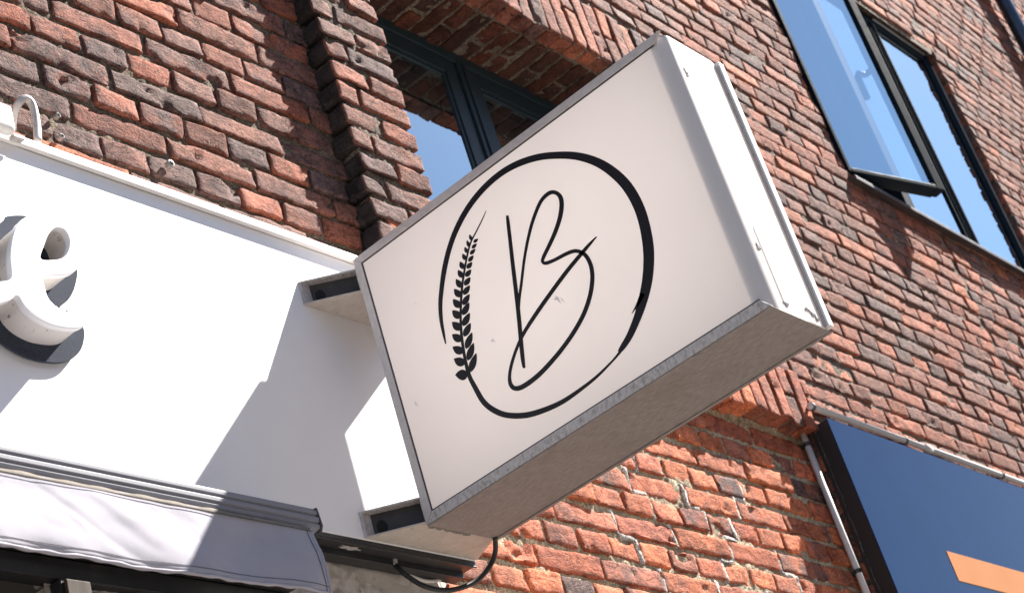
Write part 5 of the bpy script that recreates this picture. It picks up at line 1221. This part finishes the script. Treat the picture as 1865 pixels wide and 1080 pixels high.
# trims at the street end
mb = MB()
mb.box(T - 0.022, T + 0.010, -W - 0.007, -W + 0.05, 0.014, H + 0.004)
mb.build('end_trim', MAT['white_metal'], sign, bevel=0.002)
mb = MB()
mb.box(T - 0.030, T - 0.0225, -W - 0.001, -W + 0.012, 0.012, H - 0.012)
mb.build('end_gasket', MAT['pvc_grey'], sign)
# small torn spots and soot on the street end
def blot(cx, cz, rx, rz, ph, n=14):
    pts = []
    for i in range(n):
        t = 2 * math.pi * i / n
        r = 1 + 0.4 * math.sin(3 * t + ph) + 0.25 * math.sin(5 * t + 2 * ph)
        pts.append((cx + rx * r * math.cos(t), cz + rz * r * math.sin(t)))
    mb = MB()
    mb.prism(pts, lambda a, b, d: (a, d, b), -W + 0.0015, -W + 0.0036)
    mb.build('scuff_mark', MAT['black_metal'], sign)
blot(0.082, 0.872, 0.009, 0.014, 0.4)
blot(0.077, 0.862, 0.004, 0.010, 1.4)
blot(0.078, 0.222, 0.008, 0.010, 2.2)
blot(0.26, 0.040, 0.012, 0.006, 0.9)
blot(0.235, 0.050, 0.014, 0.004, 2.9)
blot(0.275, 0.028, 0.008, 0.006, 1.9)
blot(0.11, 0.035, 0.012, 0.006, 0.1)
mb = MB()
mb.box(0.100, 0.1008, -W + 0.002, -W + 0.0036, 0.03, 0.30)
mb.build('seam', MAT['pvc_grey'], sign)

# emblem in black vinyl
LAYER = {'ring': 0.0, 'letter_stem': 0.0004, 'letter_bowl': 0.0008, 'wheat_stalk': 0.0002, 'wheat_grain': 0.0005}
def strip(name, sts):
    mb = MB()
    v, f = [], []
    x0, x1 = FX - 0.0016 - LAYER[name], FX - 0.0001
    for (ly, lz, ry, rz) in sts:
        v += [(x0, ly, lz), (x0, ry, rz), (x1, ly, lz), (x1, ry, rz)]
    n = len(sts)
    for i in range(n - 1):
        a, b = 4 * i, 4 * i + 4
        f += [(a, a + 1, b + 1, b), (a, b, b + 2, a + 2), (a + 1, a + 3, b + 3, b + 1)]
    f += [(0, 2, 3, 1), (4 * n - 4, 4 * n - 3, 4 * n - 1, 4 * n - 2)]
    mb.add(v, f)
    return mb
def merge(name, lists):
    mb = MB()
    for l in lists:
        m2 = strip(name, l)
        mb.add(m2.v, m2.f)
    return mb.build(name, MAT['vinyl'], sign)
merge('ring', [RING, SPUR])
merge('letter_stem', [B1])
merge('letter_bowl', [B2])
merge('wheat_stalk', [TAIL])
for l in LEAVES:
    merge('wheat_grain', [l])

# faint rub marks on the face
for (cy, cz, ry, rz, ph) in ((-0.702, 0.414, 0.010, 0.013, 0.3), (-0.718, 0.402, 0.004, 0.007, 1.1), (-0.085, 0.391, 0.007, 0.010, 2.0), (-0.435, 0.423, 0.009, 0.006, 1.9), (-0.194, 0.707, 0.003, 0.006, 0.7)):
    mb = MB()
    pts = []
    for i in range(12):
        t = 2 * math.pi * i / 12
        r = 1 + 0.45 * math.sin(3 * t + ph) + 0.3 * math.sin(4 * t + 2 * ph)
        pts.append((cy + ry * r * math.cos(t) * 0.6 + rz * r * math.sin(t) * 0.4, cz + rz * r * math.sin(t)))
    mb.prism(pts, lambda a, b, d: (d, a, b), FX - 0.0009, FX - 0.0001)
    mb.build('rub_mark', MAT['smudge'], sign)
# brackets between wall and sign
def bracket(zb, zt):
    th = 0.006
    wl, wr = -0.128, 0.412
    yb, ys = 0.149, 0.001
    xs0, xs1 = 0.004, T - 0.002
    plan = [(wl, yb), (wr, yb), (xs1, ys), (xs0, ys)]
    mb = MB()
    mb.prism(plan, lambda a, b, d: (a, b, d), zt - th, zt, 1)
    mb.prism(plan, lambda a, b, d: (a, b, d), zb, zb + th, 0)
    mb.prism([(wl + 0.002, yb - 0.0002), (wr - 0.002, yb - 0.0002), (wr - 0.006, yb - th), (wl + 0.006, yb - th)], lambda a, b, d: (a, b, d), zb + th, zt - th, 1)
    mb.prism([(xs0 + 0.001, ys + th), (xs1 - 0.001, ys + th), (xs1, ys + 0.0005), (xs0, ys + 0.0005)], lambda a, b, d: (a, b, d), zb + th, zt - th, 1)
    br = mb.build('bracket', [MAT['bracket_metal'], MAT['frame_dirty']], sign, bevel=0.0008)
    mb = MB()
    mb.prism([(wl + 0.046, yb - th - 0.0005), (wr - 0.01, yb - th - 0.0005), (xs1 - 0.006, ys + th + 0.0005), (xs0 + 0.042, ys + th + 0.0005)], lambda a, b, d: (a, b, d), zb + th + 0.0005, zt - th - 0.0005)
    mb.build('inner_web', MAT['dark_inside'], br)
    mb = MB()
    ex, ey = (xs0 - wl - 0.004), (ys - yb) + 2 * th
    l = math.hypot(ex, ey); ex, ey = ex / l, ey / l
    nx, ny = ey, -ex
    cx, cy = wl + 0.046 + ex * 0.028 + nx * 0.0006, yb - th + ey * 0.028 + ny * 0.0006
    pts = [(0.017 * math.cos(2 * math.pi * i / 18), 0.024 * math.sin(2 * math.pi * i / 18)) for i in range(18)]
    mb.prism(pts, lambda a, b, d: (cx + ex * a + nx * d, cy + ey * a + ny * d, zb + 0.036 + b), 0.0, 0.002)
    mb.build('cable_hole', MAT['hole_black'], br)
    return br
bracket(0.875, 0.966)
bracket(0.009, 0.100)
# torn sealant lip where the lower bracket meets the bottom panel
mb = MB()
sv, sf2 = [], []
for i in range(25):
    xx = 0.01 + 0.205 * i / 24
    sv += [(xx, 0.0012, 0.004), (xx, 0.007 + 0.003 * math.sin(i * 1.3) + 0.002 * math.sin(i * 2.9), -0.002 - 0.003 * abs(math.sin(i * 0.8)))]
for i in range(24):
    sf2.append((2 * i, 2 * i + 2, 2 * i + 3, 2 * i + 1))
mb.add(sv, sf2)
mb.build('sealant', MAT['hem'], sign, smooth=True)

# cables under the fascia
mb = MB(); mb.tube(catmull(BLACK_CABLE, 6), 0.0085, 12)
bc = mb.build('power_cable', MAT['rubber'], None, smooth=True)
tag(bc, 'black cable sagging from the fascia underside up to the projecting sign', 'cable')
mb = MB(); x, y, z = BLACK_CABLE[0]
mb.prism([(x - 0.022, z - 0.028), (x - 0.006, z - 0.034), (x + 0.008, z + 0.022), (x - 0.002, z + 0.036), (x - 0.014, z + 0.022)], lambda a, b, d: (a, d, b), y - 0.026, y - 0.020)
attach(mb.build('cable_clip', MAT['pvc_grey'], None, bevel=0.002), bc)
mb = MB(); mb.tube(catmull(WHITE_CABLE, 6), 0.0065, 10)
tag(mb.build('cable', MAT['pvc_white'], None, smooth=True), 'thin white cable along the painted wall beneath the fascia', 'cable')

# ---------------------------------------------------------------- awning
awn = thing('awning', (-1.5, 0.1, -0.2), 'closed grey awning with hanging cloth valance below the white fascia', 'awning')
AX0, AX1 = -2.7, -0.640
prof = [(-0.112, -0.106), (-0.114, -0.114), (-0.122, -0.116), (-0.122, -0.128), (-0.116, -0.130), (-0.116, -0.136), (-0.124, -0.139), (-0.124, -0.152), (-0.118, -0.154), (-0.118, -0.159), (-0.122, -0.161), (-0.119, -0.172), (-0.09, -0.178), (-0.045, -0.178), (-0.035, -0.165), (-0.035, -0.115), (-0.05, -0.106)]
mb = MB(); mb.prism(prof, lambda a, b, d: (d, a, b), AX0, AX1)
mb.build('front_bar', MAT['alu_bar'], awn, bevel=0.0016)
mb = MB()
cap = [(-0.127, -0.165), (-0.121, -0.104), (-0.05, -0.104), (-0.033, -0.115), (-0.033, -0.170), (-0.045, -0.181), (-0.117, -0.181)]
mb.prism(cap, lambda a, b, d: (d, a, b), AX1 + 0.0005, AX1 + 0.010)
mb.build('end_cap', MAT['cap_grey'], awn, bevel=0.005, seg=3)
# valance cloth
NX, NZ = 200, 26
vx0, vx1 = -2.7, -0.690
def vpt(i, j, off=0.0):
    a, b = i / NX, j / NZ
    x = vx0 + (vx1 - vx0) * a
    zt, zb = -0.183, -0.395 - 0.010 * math.sin((x + 2.7) / 2.0 * math.pi) - 0.0025 * math.sin(x * 9.0) - 0.0015 * math.sin(x * 31)
    fl = min(1.0, (1 - a) * 9)
    z = zt + (zb - zt) * b
    q = b * b
    y = -0.128 - 0.036 * (1 - (1 - b) ** 1.8) + 0.002 * math.sin(6.0 * b) + q * (0.006 * math.sin(x * 8.3 + 1) + 0.003 * math.sin(x * 19 + 2 * b)) + 0.002 * b * math.sin(x * 31 + 3 * b)
    y += 0.014 * math.exp(-((x + 0.98) / 0.13) ** 2) * math.sin(math.pi * b) - 0.012 * math.exp(-((x + 0.78) / 0.07) ** 2) * b
    xx = x - 0.012 * b * (1 if a > 0.98 else a)
    return (xx, y + off, z)
mb = MB()
_uv = np.array([(vpt(i, j)[0], 0.0, vpt(i, j)[2]) for j in range(NZ + 1) for i in range(NX + 1)])
_cr = 0.010 * (0.5 - np.abs(fbm(_uv * np.array([5.0, 1, 3.0]) + _uv[:, 2:] * np.array([6.0, 0, 0]) + 3.7, 3))) + 0.006 * fbm(_uv * np.array([3.0, 1, 9.0]) + 11, 3)
_cr = _cr.reshape(NZ + 1, NX + 1) * np.clip(np.linspace(0, 1, NZ + 1) * 5, 0, 1)[:, None]
_vp0 = vpt
def vpt(i, j, off=0.0):
    p = _vp0(i, j, off)
    return (p[0], p[1] + float(_cr[j, i]), p[2])
v = [vpt(i, j) for j in range(NZ + 1) for i in range(NX + 1)] + [vpt(i, j, 0.004) for j in range(NZ + 1) for i in range(NX + 1)]
W1 = NX + 1
K = W1 * (NZ + 1)
f = [(j * W1 + i, j * W1 + i + 1, (j + 1) * W1 + i + 1, (j + 1) * W1 + i) for j in range(NZ) for i in range(NX)]
f += [(K + j * W1 + i, K + (j + 1) * W1 + i, K + (j + 1) * W1 + i + 1, K + j * W1 + i + 1) for j in range(NZ) for i in range(NX)]
f += [(NZ * W1 + i, NZ * W1 + i + 1, K + NZ * W1 + i + 1, K + NZ * W1 + i) for i in range(NX)]
f += [(j * W1 + NX, (j + 1) * W1 + NX, K + (j + 1) * W1 + NX, K + j * W1 + NX) for j in range(NZ)]
mb.add(v, f)
val = mb.build('valance', MAT['cloth'], awn, smooth=True)
# rolled hems, stitching
mb = MB()
mb.tube([(p[0], p[1] + 0.002, p[2] - 0.003 + 0.0012 * math.sin(p[0] * 60)) for p in (vpt(i, NZ) for i in range(NX + 1))], [0.0050 + 0.0010 * math.sin(i * 0.9) for i in range(NX + 1)], 8)
mb.tube([(p[0] - 0.002, p[1] + 0.002, p[2]) for p in (vpt(NX, j) for j in range(NZ + 1))], 0.006, 8)
mb.build('edge_hem', MAT['cloth'], val, smooth=True)
mb = MB()
tv, tf = [], []
for i in range(NX + 1):
    p = vpt(i, 0); q = vpt(i, 1)
    wv = 0.0015 * math.sin(p[0] * 29) + 0.0018 * math.sin(p[0] * 53 + 1) - 0.003
    tv += [(p[0], p[1] - 0.0025, p[2] - 0.012), (p[0], p[1] - 0.004, p[2] + 0.001 + wv), (p[0], p[1] + 0.012, p[2] + 0.004 + wv)]
for i in range(NX):
    tf += [(3 * i, 3 * i + 3, 3 * i + 4, 3 * i + 1), (3 * i + 1, 3 * i + 4, 3 * i + 5, 3 * i + 2)]
mb.add(tv, tf)
mb.build('top_hem', MAT['hem'], val, smooth=True)
mb = MB()
for i in range(NX):
    a, b = vpt(i, NZ - 2), vpt(i + 1, NZ - 2)
    for k in range(2):
        p = [a[c] + (b[c] - a[c]) * (k * 0.5 + 0.05) for c in range(3)]
        q = [a[c] + (b[c] - a[c]) * (k * 0.5 + 0.40) for c in range(3)]
        mb.tube([(p[0], p[1] - 0.001, p[2]), (q[0], q[1] - 0.001, q[2])], 0.0009, 4, 0, False)
for i in range(NX):
    a, b = vpt(i, 0), vpt(i + 1, 0)
    mb.tube([(a[0], a[1] - 0.006, a[2] - 0.0125), (b[0], b[1] - 0.006, b[2] - 0.0125)], 0.0010, 4, 0, False)
for ii in (NX - 2,):
    for j in range(1, NZ):
        a, b = vpt(ii, j), vpt(ii, j + 1)
        mb.tube([(a[0], a[1] - 0.001, a[2]), (b[0], b[1] - 0.001, b[2])], 0.0009, 4, 0, False)
mb.build('stitching', MAT['thread'], val)
# roller, arms and brackets behind the valance
mb = MB()
mb.tube([(AX0, 0.05, -0.10), (-0.66, 0.05, -0.10)], 0.052, 20)
mb.build('roller', MAT['cloth'], awn, smooth=True)
mb = MB()
mb.box(AX0, -0.70, 0.10, 0.145, -0.215, -0.155)
mb.build('torsion_bar', MAT['black_metal'], awn, bevel=0.004)
for (p, q) in (((-2.5, 0.07, -0.235), (-1.22, -0.01, -0.262)), ((-1.20, 0.0, -0.250), (-0.74, -0.06, -0.205))):
    mb = MB()
    mb.tube([p, q], 0.020, 12)
    mb.build('arm', MAT['alu_bar'], awn, smooth=True)
mb = MB()
mb.tube([(-1.215, -0.005, -0.292), (-1.215, -0.005, -0.238)], 0.034, 18)
el = mb.build('elbow', MAT['black_metal'], awn, bevel=0.004)
mb = MB(); mb.tube([(-1.215, -0.005, -0.300), (-1.215, -0.005, -0.2925)], 0.014, 8)
mb.build('bolt', MAT['steel'], el)

# ---------------------------------------------------------------- blue sign and conduits at the right
bs = thing('shop_sign', (5.4, 0.17, 0.5), 'dark blue glossy sign board with an orange stripe at the lower right', 'shop sign')
mb = MB(); mb.box(3.431, 7.6, 0.100, 0.104, -0.5, 1.164)
mb.build('face', MAT['navy_gloss'], bs, bevel=0.001)
mb = MB(); mb.box(3.433, 7.598, 0.1045, 0.158, -0.498, 1.158)
mb.box(3.436, 3.452, 0.1585, 0.205, -0.498, 1.13)
mb.build('case', MAT['navy_black'], bs)
mb = MB(); mb.box(4.172, 6.9, 0.0975, 0.0997, 0.397, 0.559)
mb.build('stripe', MAT['orange'], bs)
mb = MB(); mb.box(3.475, 3.50, 0.1585, 0.1685, -0.4, 1.10)
mb.build('batten', MAT['timber'], bs)

def conduit(pts, r, clips, label, axis):
    t = thing('conduit', pts[0], label, 'conduit', 'grey plastic cable conduits by the blue sign')
    mb = MB(); mb.tube(pts, r, 14)
    mb.build('pipe', MAT['pvc_white'], t, smooth=True)
    for c in clips:
        mb = MB()
        d = 0.010
        a = [c[0], c[1], c[2]]; b = list(a)
        a[axis] -= d; b[axis] += d
        mb.tube([a, b], r + 0.004, 14)
        mb.box(c[0] - 0.008, c[0] + 0.008, c[1] + r, c[1] + r + 0.022, c[2] - 0.008, c[2] + 0.008)
        mb.build('clip', MAT['black_metal'], t)
    return t
zc = 1.243
hc = conduit([(3.385, 0.14, zc - 0.004), (7.6, 0.14, zc + 0.006)], 0.0165, [(3.405, 0.14, zc - 0.004), (4.351, 0.14, zc - 0.002), (5.504, 0.14, zc + 0.001)], 'pale conduit running along the top edge of the blue sign', 0)
mb = MB(); mb.tube([(4.56, 0.14, zc - 0.0012), (4.64, 0.14, zc - 0.001)], 0.0205, 14)
mb.build('coupler', MAT['pvc_white'], hc, smooth=True)
conduit([(3.405, 0.235, 1.14), (3.410, 0.235, -0.6)], 0.0165, [(3.405, 0.235, 1.082), (3.408, 0.235, 0.41)], 'pale conduit running down the corner left of the blue sign', 2)

# ---------------------------------------------------------------- ground, and an unseen building row added to deepen the shade
zg = -4.95
row = thing('sky_blocking_row', (0.0, -30.0, -4.95), 'unseen brick building row added across the street to cut sky light', 'building')
mb = MB()
mb.box(-70, 70, -46, -30, zg, 13.0)
mb.build('wall', MAT['row_wall'], row)
mb = MB()
mb.prism([(-47, 13.002), (-29, 13.002), (-38, 17.5)], lambda a, b, d: (d, a, b), -70.5, 70.5)
mb.build('roof', MAT['row_roof'], row)
for i in range(30):
    for (c, d) in ((-0.5, 2.6), (4.8, 7.9)):
        mb = MB()
        xx = -58 + i * 4
        mb.box(xx, xx + 2.0, -29.98, -29.9, c, d)
        mb.build('window', MAT['frame_black'], row)
mb = MB(); mb.box(-300, 300, -300, -5.0, zg - 0.25, zg - 0.2)
tag(mb.build('street', MAT['asphalt'], None), kind='structure')
mb = MB(); mb.box(-300, 300, -4.998, 0.30, zg - 0.25, zg)
tag(mb.build('pavement', MAT['flagstone'], None, bevel=0.02), kind='structure')
# the plain lower storey and body of the building behind the brickwork
mb = MB()
mb.box(-6, 14.0, 2.9, 12.0, zg, 9.4)
mb.box(-6, 14.0, 0.33, 2.9, zg, -1.25)
mb.box(-6, -2.3, 0.33, 2.9, -1.2, 9.4)
mb.build('rear_block', MAT['room'], building)
for o in list(COL.objects):
    if o.name.startswith('sign_letter_') or o.name.endswith('_tmp'):
        bpy.data.objects.remove(o)
